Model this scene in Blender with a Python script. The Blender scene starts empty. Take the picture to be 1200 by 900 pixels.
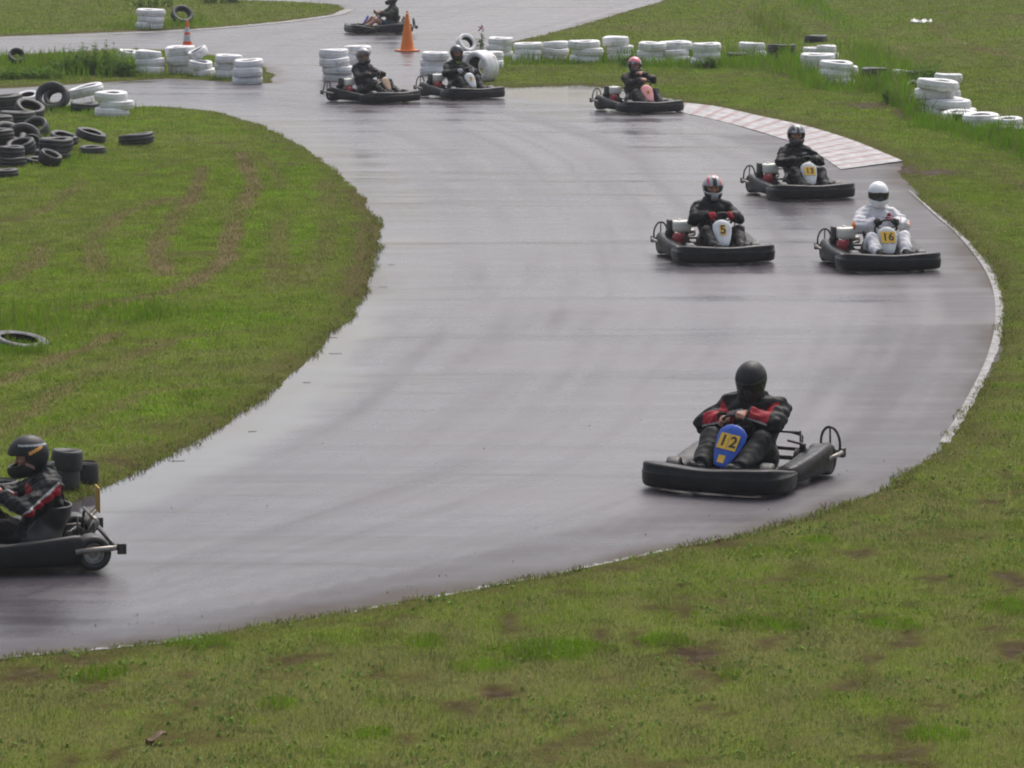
import bpy, bmesh, math, random
import numpy as np
from mathutils import Vector, Matrix, Euler

random.seed(7)
RNG = np.random.default_rng(11)
R = math.radians
PI = math.pi
sc = bpy.context.scene
COL = sc.collection

# ------------------------------------------------------------------ camera numbers
CAM_H, F_PX, PITCH = 5.9, 4800.0, R(7.97)


def ray(px, py):
    u, v = (px - 600) / F_PX, -(py - 450) / F_PX
    return (u, math.cos(PITCH) + v * math.sin(PITCH), -math.sin(PITCH) + v * math.cos(PITCH))


def P0(px, py, z=0.0):
    d = ray(px, py)
    t = (CAM_H - z) / -d[2]
    return (d[0] * t, d[1] * t)


# ------------------------------------------------------------------ noise
def _h(ix, iy, s):
    v = np.sin(ix * 127.1 + iy * 311.7 + s * 74.7) * 43758.5453
    return v - np.floor(v)


def vnoise(x, y, s=0):
    xi, yi = np.floor(x), np.floor(y)
    fx, fy = x - xi, y - yi
    fx = fx * fx * (3 - 2 * fx)
    fy = fy * fy * (3 - 2 * fy)
    a, b = _h(xi, yi, s), _h(xi + 1, yi, s)
    c, d = _h(xi, yi + 1, s), _h(xi + 1, yi + 1, s)
    return (a * (1 - fx) + b * fx) * (1 - fy) + (c * (1 - fx) + d * fx) * fy


def fbm(x, y, s=0, o=4):
    r, a, t = 0, 0.5, 0
    for k in range(o):
        r = r + a * vnoise(x * 2 ** k, y * 2 ** k, s + k * 3.1)
        t += a
        a *= 0.5
    return r / t


def sstep(e0, e1, v):
    t = np.clip((v - e0) / (e1 - e0), 0, 1)
    return t * t * (3 - 2 * t)


# ------------------------------------------------------------------ mesh helpers
def mesh_np(name, V, F, mats=(), fmat=None, smooth=True):
    """V n x 3, F list of tuples or an m x k array"""
    me = bpy.data.meshes.new(name)
    V = np.asarray(V, dtype=np.float32)
    if isinstance(F, np.ndarray):
        m, k = F.shape
        me.vertices.add(len(V))
        me.vertices.foreach_set('co', V.ravel())
        me.loops.add(m * k)
        me.loops.foreach_set('vertex_index', F.astype(np.int32).ravel())
        me.polygons.add(m)
        me.polygons.foreach_set('loop_start', np.arange(0, m * k, k, dtype=np.int32))
        me.polygons.foreach_set('loop_total', np.full(m, k, dtype=np.int32))
        me.update(calc_edges=True)
    else:
        me.from_pydata([tuple(v) for v in V.tolist()], [], F)
    for mt in mats:
        me.materials.append(mt)
    if fmat is not None:
        me.polygons.foreach_set('material_index', np.asarray(fmat, dtype=np.int32))
    if smooth:
        me.polygons.foreach_set('use_smooth', np.ones(len(me.polygons), dtype=bool))
    me.update()
    return me


def link(name, me, parent=None, loc=(0, 0, 0), rot=(0, 0, 0)):
    o = bpy.data.objects.new(name, me)
    COL.objects.link(o)
    o.location = loc
    o.rotation_euler = rot
    if parent is not None:
        o.parent = parent
    return o


def tag(o, label=None, cat=None, group=None, kind=None):
    if label:
        o['label'] = label
    if cat:
        o['category'] = cat
    if group:
        o['group'] = group
    if kind:
        o['kind'] = kind
    return o


def xs(me, k=0.9, dx=0.0):
    for v in me.vertices:
        v.co.x = v.co.x * k + dx
    return me


class MB:
    """collects simple shapes into one mesh"""

    def __init__(s):
        s.V, s.F, s.M, s.S = [], [], [], []

    def add(s, V, F, mi=0, smooth=True):
        n = len(s.V)
        s.V += [tuple(v) for v in V]
        s.F += [tuple(i + n for i in f) for f in F]
        s.M += [mi] * len(F)
        s.S += [smooth] * len(F)
        return s

    def box(s, c, size, mi=0, bev=0.0, rot=None):
        bm = bmesh.new()
        bmesh.ops.create_cube(bm, size=1)
        for v in bm.verts:
            v.co = Vector((v.co.x * size[0], v.co.y * size[1], v.co.z * size[2]))
        if bev:
            bmesh.ops.bevel(bm, geom=list(bm.edges), offset=bev, segments=3, affect='EDGES', profile=0.6)
        M = Matrix.Translation(c) @ (Euler(rot).to_matrix().to_4x4() if rot else Matrix.Identity(4))
        bm.verts.index_update()
        V = [M @ v.co for v in bm.verts]
        F = [[v.index for v in f.verts] for f in bm.faces]
        bm.free()
        return s.add(V, F, mi, bev > 0)

    def tube(s, pts, r, mi=0, n=8, closed=False):
        pts = [Vector(p) for p in pts]
        m = len(pts)
        rr = r if isinstance(r, (list, tuple)) else [r] * m
        V, F = [], []
        nrm = None
        for i, p in enumerate(pts):
            if closed:
                t = (pts[(i + 1) % m] - pts[i - 1]).normalized()
            else:
                t = (pts[min(i + 1, m - 1)] - pts[max(i - 1, 0)]).normalized()
            if nrm is None:
                a = Vector((0, 0, 1)) if abs(t.z) < 0.9 else Vector((1, 0, 0))
                nrm = t.cross(a).normalized()
            nrm = (nrm - t * nrm.dot(t)).normalized()
            b = t.cross(nrm)
            for k in range(n):
                a = 2 * PI * k / n
                V.append(p + (nrm * math.cos(a) + b * math.sin(a)) * rr[i])
        for i in range(m if closed else m - 1):
            j = (i + 1) % m
            for k in range(n):
                k2 = (k + 1) % n
                F.append((i * n + k, i * n + k2, j * n + k2, j * n + k))
        if not closed:
            F.append(tuple(range(n - 1, -1, -1)))
            F.append(tuple((m - 1) * n + k for k in range(n)))
        return s.add(V, F, mi)

    def lathe(s, prof, n=32, axis='Z', c=(0, 0, 0), mi=0, closed=False, mis=None):
        """prof: (radius, height) list"""
        V, F = [], []
        m = len(prof)
        for k in range(n):
            a = 2 * PI * k / n
            ca, sa = math.cos(a), math.sin(a)
            for (r, h) in prof:
                q = (r * ca, r * sa, h)
                if axis == 'X':
                    q = (h, r * ca, r * sa)
                elif axis == 'Y':
                    q = (r * sa, h, r * ca)
                V.append((q[0] + c[0], q[1] + c[1], q[2] + c[2]))
        nF = 0
        ms = []
        for k in range(n):
            k2 = (k + 1) % n
            for i in range(m if closed else m - 1):
                j = (i + 1) % m
                F.append((k * m + i, k2 * m + i, k2 * m + j, k * m + j))
                ms.append(mis[i] if mis else mi)
        b = len(s.V)
        s.add(V, F, mi)
        s.M[-len(F):] = ms
        return s

    def loft(s, rings, mi=0, cap=True, closed=True):
        V, F = [], []
        n = len(rings[0])
        for r_ in rings:
            V += [tuple(p) for p in r_]
        for i in range(len(rings) - 1):
            for k in range(n if closed else n - 1):
                k2 = (k + 1) % n
                F.append((i * n + k, i * n + k2, (i + 1) * n + k2, (i + 1) * n + k))
        if cap:
            F.append(tuple(range(n - 1, -1, -1)))
            F.append(tuple((len(rings) - 1) * n + k for k in range(n)))
        return s.add(V, F, mi)

    def mesh(s, name, mats):
        me = bpy.data.meshes.new(name)
        me.from_pydata(s.V, [], s.F)
        for m in mats:
            me.materials.append(m)
        me.polygons.foreach_set('material_index', s.M)
        me.polygons.foreach_set('use_smooth', s.S)
        me.update()
        bm = bmesh.new()
        bm.from_mesh(me)
        bmesh.ops.recalc_face_normals(bm, faces=bm.faces)
        bm.to_mesh(me)
        bm.free()
        return me


def catmull(pts, n=6, closed=False):
    pts = [np.array(p, float) for p in pts]
    out = []
    m = len(pts)
    for i in range(m if closed else m - 1):
        p0 = pts[i - 1] if (closed or i > 0) else pts[0]
        p1, p2 = pts[i], pts[(i + 1) % m]
        p3 = pts[(i + 2) % m] if (closed or i + 2 < m) else pts[-1]
        for k in range(n):
            t = k / n
            out.append(0.5 * (2 * p1 + (p2 - p0) * t + (2 * p0 - 5 * p1 + 4 * p2 - p3) * t * t + (3 * p1 - p0 - 3 * p2 + p3) * t ** 3))
    if not closed:
        out.append(pts[-1])
    return out


# ------------------------------------------------------------------ materials
def srgb(r, g, b):
    f = lambda c: (c / 255 / 12.92) if c / 255 <= 0.04045 else ((c / 255 + 0.055) / 1.055) ** 2.4
    return (f(r), f(g), f(b), 1)


class NT:
    def __init__(s, name):
        s.m = bpy.data.materials.new(name)
        s.m.use_nodes = True
        s.t = s.m.node_tree
        s.b = s.t.nodes['Principled BSDF']

    def n(s, typ, **kw):
        nd = s.t.nodes.new(typ)
        for k, v in kw.items():
            if k in nd.inputs.keys() if not hasattr(nd, k) else False:
                nd.inputs[k].default_value = v
            else:
                setattr(nd, k, v)
        return nd

    def l(s, a, b):
        s.t.links.new(a, b)

    def noise(s, scale, detail=4, rough=0.55, vec=None, mapping=None):
        nd = s.t.nodes.new('ShaderNodeTexNoise')
        nd.inputs['Scale'].default_value = scale
        nd.inputs['Detail'].default_value = detail
        nd.inputs['Roughness'].default_value = rough
        tc = s.t.nodes.new('ShaderNodeTexCoord')
        src = tc.outputs['Object']
        if mapping:
            mp = s.t.nodes.new('ShaderNodeMapping')
            mp.inputs['Scale'].default_value = mapping[0]
            mp.inputs['Rotation'].default_value = mapping[1]
            s.l(src, mp.inputs['Vector'])
            src = mp.outputs['Vector']
        s.l(src, nd.inputs['Vector'])
        return nd.outputs['Fac']

    def ramp(s, fac, stops):
        nd = s.t.nodes.new('ShaderNodeValToRGB')
        e = nd.color_ramp.elements
        while len(e) < len(stops):
            e.new(0.5)
        for i, (p, c) in enumerate(stops):
            e[i].position = p
            e[i].color = c if len(c) == 4 else (*c, 1)
        s.l(fac, nd.inputs['Fac'])
        return nd.outputs['Color']

    def mix(s, fac, a, b, mode='MIX'):
        nd = s.t.nodes.new('ShaderNodeMix')
        nd.data_type = 'RGBA'
        nd.blend_type = mode
        for v, i in ((fac, 0), (a, 6), (b, 7)):
            if hasattr(v, 'is_linked') or hasattr(v, 'links'):
                s.l(v, nd.inputs[i])
            else:
                nd.inputs[i].default_value = v
        return nd.outputs[2]

    def math(s, op, a, b=0.0, clamp=False):
        nd = s.t.nodes.new('ShaderNodeMath')
        nd.operation = op
        nd.use_clamp = clamp
        for v, i in ((a, 0), (b, 1)):
            if hasattr(v, 'links'):
                s.l(v, nd.inputs[i])
            else:
                nd.inputs[i].default_value = v
        return nd.outputs[0]

    def bump(s, h, strength=0.2, dist=0.01, prev=None):
        nd = s.t.nodes.new('ShaderNodeBump')
        nd.inputs['Strength'].default_value = strength
        nd.inputs['Distance'].default_value = dist
        s.l(h, nd.inputs['Height'])
        if prev is not None:
            s.l(prev, nd.inputs['Normal'])
        return nd.outputs['Normal']

    def attr(s, name):
        nd = s.t.nodes.new('ShaderNodeAttribute')
        nd.attribute_name = name
        return nd

    def set(s, **kw):
        for k, v in kw.items():
            i = s.b.inputs[k.replace('_', ' ')]
            if hasattr(v, 'links'):
                s.l(v, i)
            else:
                i.default_value = v
        return s.m


def plain(name, c1, c2=None, rough=0.5, scale=12, metallic=0.0, bump=0.0, bscale=60, spec=0.5, coat=0.0):
    t = NT(name)
    c2 = c2 or tuple(min(1, x * 1.35) for x in c1[:3])
    f = t.noise(scale, 5, 0.6)
    col = t.ramp(f, [(0.35, c1[:3]), (0.65, c2[:3])])
    rf = t.ramp(t.noise(scale * 2.3, 3), [(0.3, (rough * 0.8,) * 3), (0.7, (min(1, rough * 1.2),) * 3)])
    t.set(Base_Color=col, Roughness=rf, Metallic=metallic, Specular_IOR_Level=spec, Coat_Weight=coat)
    if bump:
        t.set(Normal=t.bump(t.noise(bscale, 4), bump, 0.005))
    return t.m


M = {}
M['plastic'] = plain('black_plastic', (0.006, 0.006, 0.007), (0.015, 0.015, 0.017), 0.36, 9, bump=0.15, bscale=25, spec=0.2)
def scuffed():
    t = NT('scuffed_black_plastic')
    col = t.ramp(t.noise(7, 5, 0.6), [(0.35, (0.006, 0.006, 0.007)), (0.7, (0.015, 0.015, 0.017))])
    sc1 = t.noise(26, 5, 0.75, mapping=((1, 1, 5), (0.2, 0.1, 0)))
    col = t.mix(t.ramp(sc1, [(0.60, (0, 0, 0)), (0.70, (0.8, 0.8, 0.8))]), col, (0.055, 0.055, 0.057, 1))
    mud = t.noise(11, 6, 0.7)
    col = t.mix(t.ramp(mud, [(0.60, (0, 0, 0)), (0.74, (0.7, 0.7, 0.7))]), col, (0.05, 0.042, 0.034, 1))
    rough = t.ramp(mud, [(0.4, (0.30,) * 3), (0.7, (0.6,) * 3)])
    return t.set(Base_Color=col, Roughness=rough, Specular_IOR_Level=0.25, Normal=t.bump(t.noise(25, 4), 0.15, 0.005))


M['plastic'] = scuffed()
M['rubber'] = plain('black_rubber', (0.012, 0.012, 0.012), (0.03, 0.029, 0.028), 0.55, 14, bump=0.3, bscale=80)
M['steel'] = plain('grimy_steel', (0.035, 0.034, 0.034), (0.09, 0.085, 0.08), 0.42, 25, 0.6)
M['bare_steel'] = plain('scuffed_grey_steel', (0.18, 0.16, 0.14), (0.32, 0.29, 0.26), 0.4, 22, 0.5)
M['rim'] = plain('wheel_alloy', (0.25, 0.24, 0.23), (0.45, 0.44, 0.43), 0.4, 20, 0.5)
M['seat'] = plain('seat_fibreglass', (0.015, 0.015, 0.016), (0.03, 0.03, 0.03), 0.35, 8)
M['tank'] = plain('cream_tank', (0.70, 0.68, 0.60), (0.80, 0.78, 0.70), 0.35, 9)
M['red_cover'] = plain('red_engine_cover', (0.22, 0.012, 0.02), (0.32, 0.02, 0.03), 0.4, 15)
M['engine'] = plain('engine_casting', (0.03, 0.03, 0.03), (0.09, 0.088, 0.085), 0.5, 30, 0.4)
M['yellow'] = plain('yellow_plate', (0.70, 0.40, 0.02), (0.78, 0.47, 0.04), 0.45, 12)
M['ink'] = plain('black_ink', (0.012, 0.011, 0.01), (0.02, 0.02, 0.02), 0.5)
M['old_yellow'] = plain('old_yellow_plate', (0.38, 0.21, 0.02), (0.5, 0.28, 0.03), 0.5, 12)
M['blue_panel'] = plain('blue_panel', (0.012, 0.065, 0.36), (0.02, 0.09, 0.45), 0.35, 10)
M['white_panel'] = plain('white_panel', (0.5, 0.51, 0.53), (0.66, 0.67, 0.69), 0.35, 8)
M['silver_panel'] = plain('silver_panel', (0.46, 0.47, 0.47), (0.62, 0.62, 0.63), 0.35, 8)
M['pink_panel'] = plain('pink_panel', (0.72, 0.26, 0.27), (0.82, 0.36, 0.36), 0.4, 8)
M['tan_panel'] = plain('tan_panel', (0.30, 0.20, 0.13), (0.42, 0.28, 0.18), 0.45, 8)
M['lime'] = plain('lime_trim', (0.25, 0.55, 0.03), (0.35, 0.68, 0.06), 0.45)
M['blue_trim'] = plain('blue_trim', (0.03, 0.07, 0.22), (0.05, 0.11, 0.32), 0.45)


def cloth(name, c1, c2=None, rough=0.8):
    t = NT(name)
    c2 = c2 or tuple(x * 1.6 + 0.004 for x in c1)
    col = t.ramp(t.noise(9, 6, 0.65), [(0.3, c1), (0.7, c2)])
    bmp = t.bump(t.noise(16, 3, 0.6), 0.55, 0.02)
    bmp = t.bump(t.noise(260, 2), 0.2, 0.002, bmp)
    t.set(Base_Color=col, Roughness=rough, Normal=bmp)
    t.b.inputs['Specular IOR Level'].default_value = 0.22
    return t.m


M['jkt_black'] = cloth('black_wet_jacket', (0.006, 0.0065, 0.007), (0.015, 0.016, 0.017), 0.6)
M['jkt_grey'] = cloth('charcoal_jacket', (0.010, 0.011, 0.012), (0.024, 0.026, 0.028), 0.6)
M['jkt_olive'] = cloth('dark_olive_jacket', (0.022, 0.022, 0.018), (0.05, 0.05, 0.042), 0.7)
M['jkt_red'] = cloth('red_cloth', (0.27, 0.012, 0.022), (0.38, 0.022, 0.035), 0.6)
M['piping'] = cloth('pale_piping', (0.42, 0.42, 0.43), (0.55, 0.55, 0.56))
M['suit_white'] = cloth('white_race_suit', (0.66, 0.64, 0.66), (0.80, 0.78, 0.80), 0.75)
M['orange_cloth'] = cloth('orange_cloth', (0.75, 0.17, 0.02), (0.85, 0.24, 0.04))
M['trousers'] = cloth('black_trousers', (0.007, 0.007, 0.008), (0.017, 0.018, 0.018), 0.65)
M['jeans'] = cloth('blue_shorts', (0.03, 0.05, 0.12), (0.05, 0.08, 0.18))
M['glove_black'] = cloth('black_glove', (0.012, 0.012, 0.012))
M['glove_red'] = cloth('red_glove', (0.32, 0.015, 0.03), (0.45, 0.03, 0.05))
M['glove_grey'] = cloth('grey_glove', (0.4, 0.4, 0.42), (0.55, 0.55, 0.57))
M['shoe'] = cloth('black_shoe', (0.012, 0.012, 0.012), (0.03, 0.03, 0.03), 0.5)


def skin_mat():
    t = NT('skin')
    col = t.ramp(t.noise(20, 4), [(0.3, (0.42, 0.20, 0.14)), (0.7, (0.52, 0.27, 0.19))])
    t.set(Base_Color=col, Roughness=0.5)
    t.b.inputs['Subsurface Weight'].default_value = 0.05
    return t.m


M['skin'] = skin_mat()
M['eye'] = plain('eye', (0.03, 0.02, 0.015), (0.06, 0.04, 0.03), 0.2)


def gloss(name, c1, c2=None, rough=0.25):
    return plain(name, c1, c2, rough, 10, coat=0.4)


M['h_black'] = plain('helmet_black', (0.008, 0.008, 0.009), (0.016, 0.016, 0.018), 0.5, 10, spec=.35)
M['h_charcoal'] = gloss('helmet_charcoal', (0.03, 0.03, 0.033), (0.055, 0.054, 0.056), 0.3)
M['h_grey'] = gloss('helmet_grey', (0.30, 0.31, 0.33), (0.4, 0.41, 0.43), 0.3)
M['h_white'] = gloss('helmet_white', (0.76, 0.76, 0.76), (0.82, 0.82, 0.82), 0.2)
M['h_red'] = gloss('helmet_red', (0.52, 0.03, 0.05), (0.62, 0.05, 0.08), 0.3)
M['h_pink'] = gloss('helmet_pink', (0.62, 0.10, 0.15), (0.75, 0.16, 0.2), 0.3)
M['h_orange'] = gloss('helmet_orange', (0.65, 0.28, 0.03), (0.75, 0.35, 0.05), 0.3)
M['h_rose'] = gloss('helmet_rose_grey', (0.35, 0.2, 0.2), (0.42, 0.25, 0.25), 0.35)
M['h_brown'] = gloss('helmet_brown_grey', (0.10, 0.085, 0.08), (0.18, 0.15, 0.14), 0.35)
M['visor'] = plain('smoked_visor', (0.010, 0.010, 0.011), (0.016, 0.016, 0.017), 0.12)
M['padding'] = plain('helmet_padding', (0.012, 0.012, 0.012), (0.02, 0.02, 0.02), 0.9)


def tyre_white():
    t = NT('white_tyre_paint')
    f = t.noise(4.5, 6, 0.7)
    col = t.ramp(f, [(0.33, (0.34, 0.33, 0.30)), (0.42, (0.64, 0.63, 0.62)), (0.6, (0.77, 0.76, 0.77)), (0.8, (0.82, 0.81, 0.82))])
    f2 = t.noise(13, 5, 0.75)
    col = t.mix(t.ramp(f2, [(0.61, (0, 0, 0)), (0.70, (0.8, 0.8, 0.8))]), col, (0.13, 0.12, 0.105, 1))
    t.set(Base_Color=col, Roughness=0.55, Normal=t.bump(t.noise(30, 4), 0.35, 0.01))
    return t.m


def tyre_black():
    t = NT('weathered_tyre_rubber')
    col = t.ramp(t.noise(5, 6, 0.65), [(0.3, (0.014, 0.014, 0.014)), (0.55, (0.03, 0.03, 0.031)), (0.8, (0.075, 0.072, 0.068))])
    t.set(Base_Color=col, Roughness=0.5, Specular_IOR_Level=0.35, Normal=t.bump(t.noise(45, 4), 0.4, 0.008))
    return t.m


M['tyre_grey'] = plain('worn_grey_tyre', (0.03, 0.03, 0.03), (0.11, 0.11, 0.11), 0.7, 9, bump=.3)
M['tyre_white'] = tyre_white()
M['tyre_black'] = tyre_black()
M['tyre_inner'] = plain('tyre_lining', (0.014, 0.013, 0.012), (0.04, 0.037, 0.03), 0.8, 8)
M['cone_orange'] = plain('cone_orange', (0.80, 0.17, 0.008), (0.88, 0.23, 0.015), 0.45, 6)
M['cone_red'] = plain('cone_red_orange', (0.75, 0.09, 0.02), (0.85, 0.13, 0.03), 0.45, 6)
M['cone_white'] = plain('cone_white_band', (0.5, 0.5, 0.5), (0.66, 0.66, 0.66), 0.4, 6)
M['litter'] = plain('white_litter', (0.6, 0.6, 0.58), (0.78, 0.78, 0.76), 0.6, 6)
M['leaf_brown'] = plain('dead_leaf', (0.17, 0.10, 0.06), (0.24, 0.15, 0.10), 0.7, 20)
M['stem'] = plain('weed_stem', (0.08, 0.12, 0.03), (0.12, 0.16, 0.05), 0.6, 15)


def leafy(name, a, b, c):
    t = NT(name)
    at = t.attr('Col')
    t.set(Base_Color=at.outputs['Color'], Roughness=0.7, Specular_IOR_Level=0.06)
    tr = t.t.nodes.new('ShaderNodeBsdfTranslucent')
    t.l(at.outputs['Color'], tr.inputs['Color'])
    mx = t.t.nodes.new('ShaderNodeMixShader')
    mx.inputs[0].default_value = 0.25
    t.l(t.b.outputs[0], mx.inputs[1])
    t.l(tr.outputs[0], mx.inputs[2])
    t.l(mx.outputs[0], t.t.nodes['Material Output'].inputs['Surface'])
    return t.m


M['grass'] = leafy('grass_blades', 0, 0, 0)

# ------------------------------------------------------------------ layout of the ground (outlines on the ground plane)
px_poly = lambda pts: np.array([P0(*p) for p in pts])
INFIELD = px_poly([(-420, 122), (-100, 127), (60, 128), (150, 126), (200, 126), (260, 132), (310, 148), (355, 170), (400, 203),
                   (430, 234), (446, 262), (443, 300), (437, 340), (415, 370), (376, 408), (340, 440), (300, 478), (250, 508),
                   (200, 534), (150, 557), (112, 576), (60, 606), (0, 640), (-420, 790)])
OUTER_EDGE = [(-420, 905), (0, 772), (200, 752), (400, 720), (560, 690), (700, 662), (850, 630), (950, 606), (1040, 571),
              (1102, 525), (1136, 480), (1166, 420), (1176, 370), (1166, 325), (1131, 280), (1096, 250), (1066, 222), (1056, 205),
              (1060, 190), (1000, 166), (940, 148), (880, 134), (830, 125), (800, 120), (770, 113), (720, 103), (680, 100), (630, 101),
              (594, 103), (562, 100), (552, 86), (566, 64), (592, 52), (620, 45), (680, 30), (740, 12), (780, 0), (850, -30)]
OUT = px_poly(OUTER_EDGE)
OUT = np.vstack([OUT, [(60, 170), (300, 170), (300, -60), (-300, -60), (-300, OUT[0, 1])]])
ISLAND = px_poly([(-420, 82), (0, 66), (60, 63), (150, 58), (200, 60), (270, 68), (310, 78), (322, 90), (316, 98), (270, 96), (200, 92), (130, 96),
                  (0, 104), (-420, 112)])
FARFIELD = px_poly([(-420, 58), (0, 43), (130, 38), (250, 33), (330, 26), (388, 18), (406, 12), (398, 6), (340, 3), (280, 1), (200, -10), (-420, -30)])
GRASS_POLYS = [INFIELD, OUT, ISLAND, FARFIELD]


def poly_sd(x, y, poly):
    """positive inside"""
    n = len(poly)
    d2 = np.full(x.shape, 1e18)
    ins = np.zeros(x.shape, bool)
    for i in range(n):
        ax, ay = poly[i]
        bx, by = poly[(i + 1) % n]
        ex, ey = bx - ax, by - ay
        t = np.clip(((x - ax) * ex + (y - ay) * ey) / (ex * ex + ey * ey + 1e-12), 0, 1)
        dx, dy = x - ax - t * ex, y - ay - t * ey
        d2 = np.minimum(d2, dx * dx + dy * dy)
        c = ((ay > y) != (by > y))
        if by != ay:
            ins ^= c & (x < (bx - ax) * (y - ay) / (by - ay) + ax)
    return np.where(ins, 1, -1) * np.sqrt(d2)


def grass_sd(x, y):
    r = np.full(x.shape, -1e9)
    for p in GRASS_POLYS:
        r = np.maximum(r, poly_sd(x, y, p))
    far = np.maximum(np.abs(x) - 60, y - 168)
    r = np.maximum(r, far)
    return r


def line_d(x, y, line):
    d2 = np.full(x.shape, 1e18)
    for i in range(len(line) - 1):
        ax, ay = line[i]
        ex, ey = line[i + 1][0] - ax, line[i + 1][1] - ay
        t = np.clip(((x - ax) * ex + (y - ay) * ey) / (ex * ex + ey * ey + 1e-12), 0, 1)
        d2 = np.minimum(d2, (x - ax - t * ex) ** 2 + (y - ay - t * ey) ** 2)
    return np.sqrt(d2)


DITCH = px_poly([(1420, 265), (1200, 178), (1130, 148), (1075, 125), (1000, 95), (930, 75), (905, 60), (930, 30), (985, 8), (1010, -20)])
MOUND = np.vstack([DITCH, [(30, 190), (200, 190), (200, 30)]])


def terrain(x, y):
    """smooth lie of the land: flat round the track, a bank under the camera, a low mound past the ditch"""
    z = 4.1 * (1 - sstep(3.0, 21.0, y))
    sd = poly_sd(x, y, MOUND)
    z = z + 1.15 * sstep(0.3, 16.0, sd) * (1 + 0.25 * (fbm(x * 0.12, y * 0.12, 5) - 0.5))
    z = z - 0.05 * np.exp(-(line_d(x, y, DITCH) / 1.0) ** 2)
    z = z + 0.35 * sstep(0.0, 60.0, np.abs(x) - 60) * 10
    return z


def edge_sd(x, y):
    return grass_sd(x, y) + 0.20 * (fbm(x * 1.1, y * 0.8, 21, 3) - 0.5) + 0.05 * (fbm(x * 5, y * 3, 22, 2) - 0.5)


def ground_z(x, y, sd=None):
    if sd is None:
        sd = edge_sd(x, y)
    up = 0.035 * sstep(0.0, 0.22, sd) + 0.03 * sstep(0.2, 1.5, sd) * (fbm(x * 1.3, y * 1.3, 31, 3) - 0.3)
    dn = -0.06 * sstep(0.0, 0.12, -sd)
    return terrain(x, y) + up + dn


def P(px, py):
    """point of the ground seen at a photo pixel"""
    d = ray(px, py)
    t = CAM_H / -d[2]
    for _ in range(6):
        x, y = d[0] * t, d[1] * t
        z = float(ground_z(np.array([x]), np.array([y]))[0])
        z = max(z, 0.0)
        t = (CAM_H - z) / -d[2]
    return Vector((d[0] * t, d[1] * t, z))


# ------------------------------------------------------------------ worn earth in the grass
TRACKS = [([(238, 200), (226, 235), (206, 260), (186, 285), (183, 302), (196, 326)], 0.16, 0.8),
          ([(282, 182), (300, 222), (276, 255), (271, 290), (256, 318), (205, 345), (150, 356), (60, 372)], 0.17, 0.85),
          ([(48, 292), (46, 308), (12, 332), (-40, 345)], 0.16, 0.6),
          ([(200, 235), (142, 255), (108, 285), (114, 322)], 0.16, 0.6),
          ([(330, 250), (325, 300), (322, 345)], 0.2, 0.5),
          ([(100, 215), (60, 245), (20, 262), (-30, 270)], 0.15, 0.5),
          ([(380, 215), (388, 250), (380, 300), (350, 340)], 0.18, 0.4),
          ([(250, 170), (290, 178), (318, 196), (330, 225)], 0.16, 0.45),
          ([(160, 210), (185, 200), (215, 192), (260, 186)], 0.14, 0.35),
          ([(900, 35), (960, 48), (1040, 40), (1100, 25)], 0.25, 0.4),
          ([(1000, 12), (1080, 18), (1160, 30), (1220, 45)], 0.25, 0.4),
          ([(700, 40), (780, 28), (850, 20), (890, 8)], 0.25, 0.35),
          ([(418, 225), (436, 262), (428, 310), (420, 350)], 0.25, 0.55),
          ([(-20, 462), (20, 446), (60, 428), (110, 408), (135, 396)], 0.13, 0.75),
          ([(0, 512), (40, 485), (90, 452), (150, 424), (200, 404)], 0.13, 0.65),
          ([(170, 405), (240, 398), (300, 392), (350, 384)], 0.14, 0.5),
          ([(40, 520), (120, 490), (180, 462), (225, 458)], 0.13, 0.5),
          ([(1100, 36), (1103, 52), (1138, 68), (1178, 78), (1215, 86)], 0.2, 0.6),
          ([(1050, 60), (1075, 80), (1130, 95), (1200, 110)], 0.2, 0.35),
          ([(1150, 190), (1190, 215), (1230, 240)], 0.2, 0.5)]
TRACKS = [(px_poly(a), w, s) for a, w, s in TRACKS]
BLOBS = [(815, 775, 44, 9, 1), (585, 816, 36, 9, .9), (1010, 655, 42, 4, .8), (1186, 686, 24, 9, .9), (1190, 770, 26, 9, .9), (40, 796, 40, 9, .8),
         (650, 882, 24, 6, .7), (700, 868, 20, 6, .7), (760, 720, 14, 4, .8), (680, 700, 20, 4, .5), (1150, 520, 20, 4, .6), (1120, 632, 60, 5, .5),
         (960, 715, 80, 6, .4), (900, 690, 60, 6, .4), (480, 800, 40, 6, .5), (330, 800, 40, 6, .5), (120, 835, 40, 5, .6), (260, 872, 40, 5, .4),
         (1095, 205, 48, 5, 1.0), (1060, 200, 22, 7, 1.0), (930, 150, 50, 4, .6), (1015, 125, 46, 5, .9), (1060, 135, 18, 8, .8), (918, 90, 15, 4, .9), (980, 145, 20, 3, .6),
         (1150, 130, 10, 3, .5), (140, 545, 36, 8, .8), (190, 505, 40, 7, .6), (310, 480, 22, 8, .6), (230, 520, 40, 6, .6), (130, 415, 50, 4, .5),
         (60, 345, 40, 3, .4), (210, 445, 14, 3, .6), (905, 20, 30, 4, .5), (960, 30, 14, 6, .6)]
_B = []
for (bx, by, rx, ry, s) in BLOBS:
    c = P0(bx, by)
    e = P0(bx + rx, by)
    f = P0(bx, by - ry * (1.5 if by > 600 else 1))
    _B.append((c[0], c[1], abs(e[0] - c[0]), abs(f[1] - c[1]), s))


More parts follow.
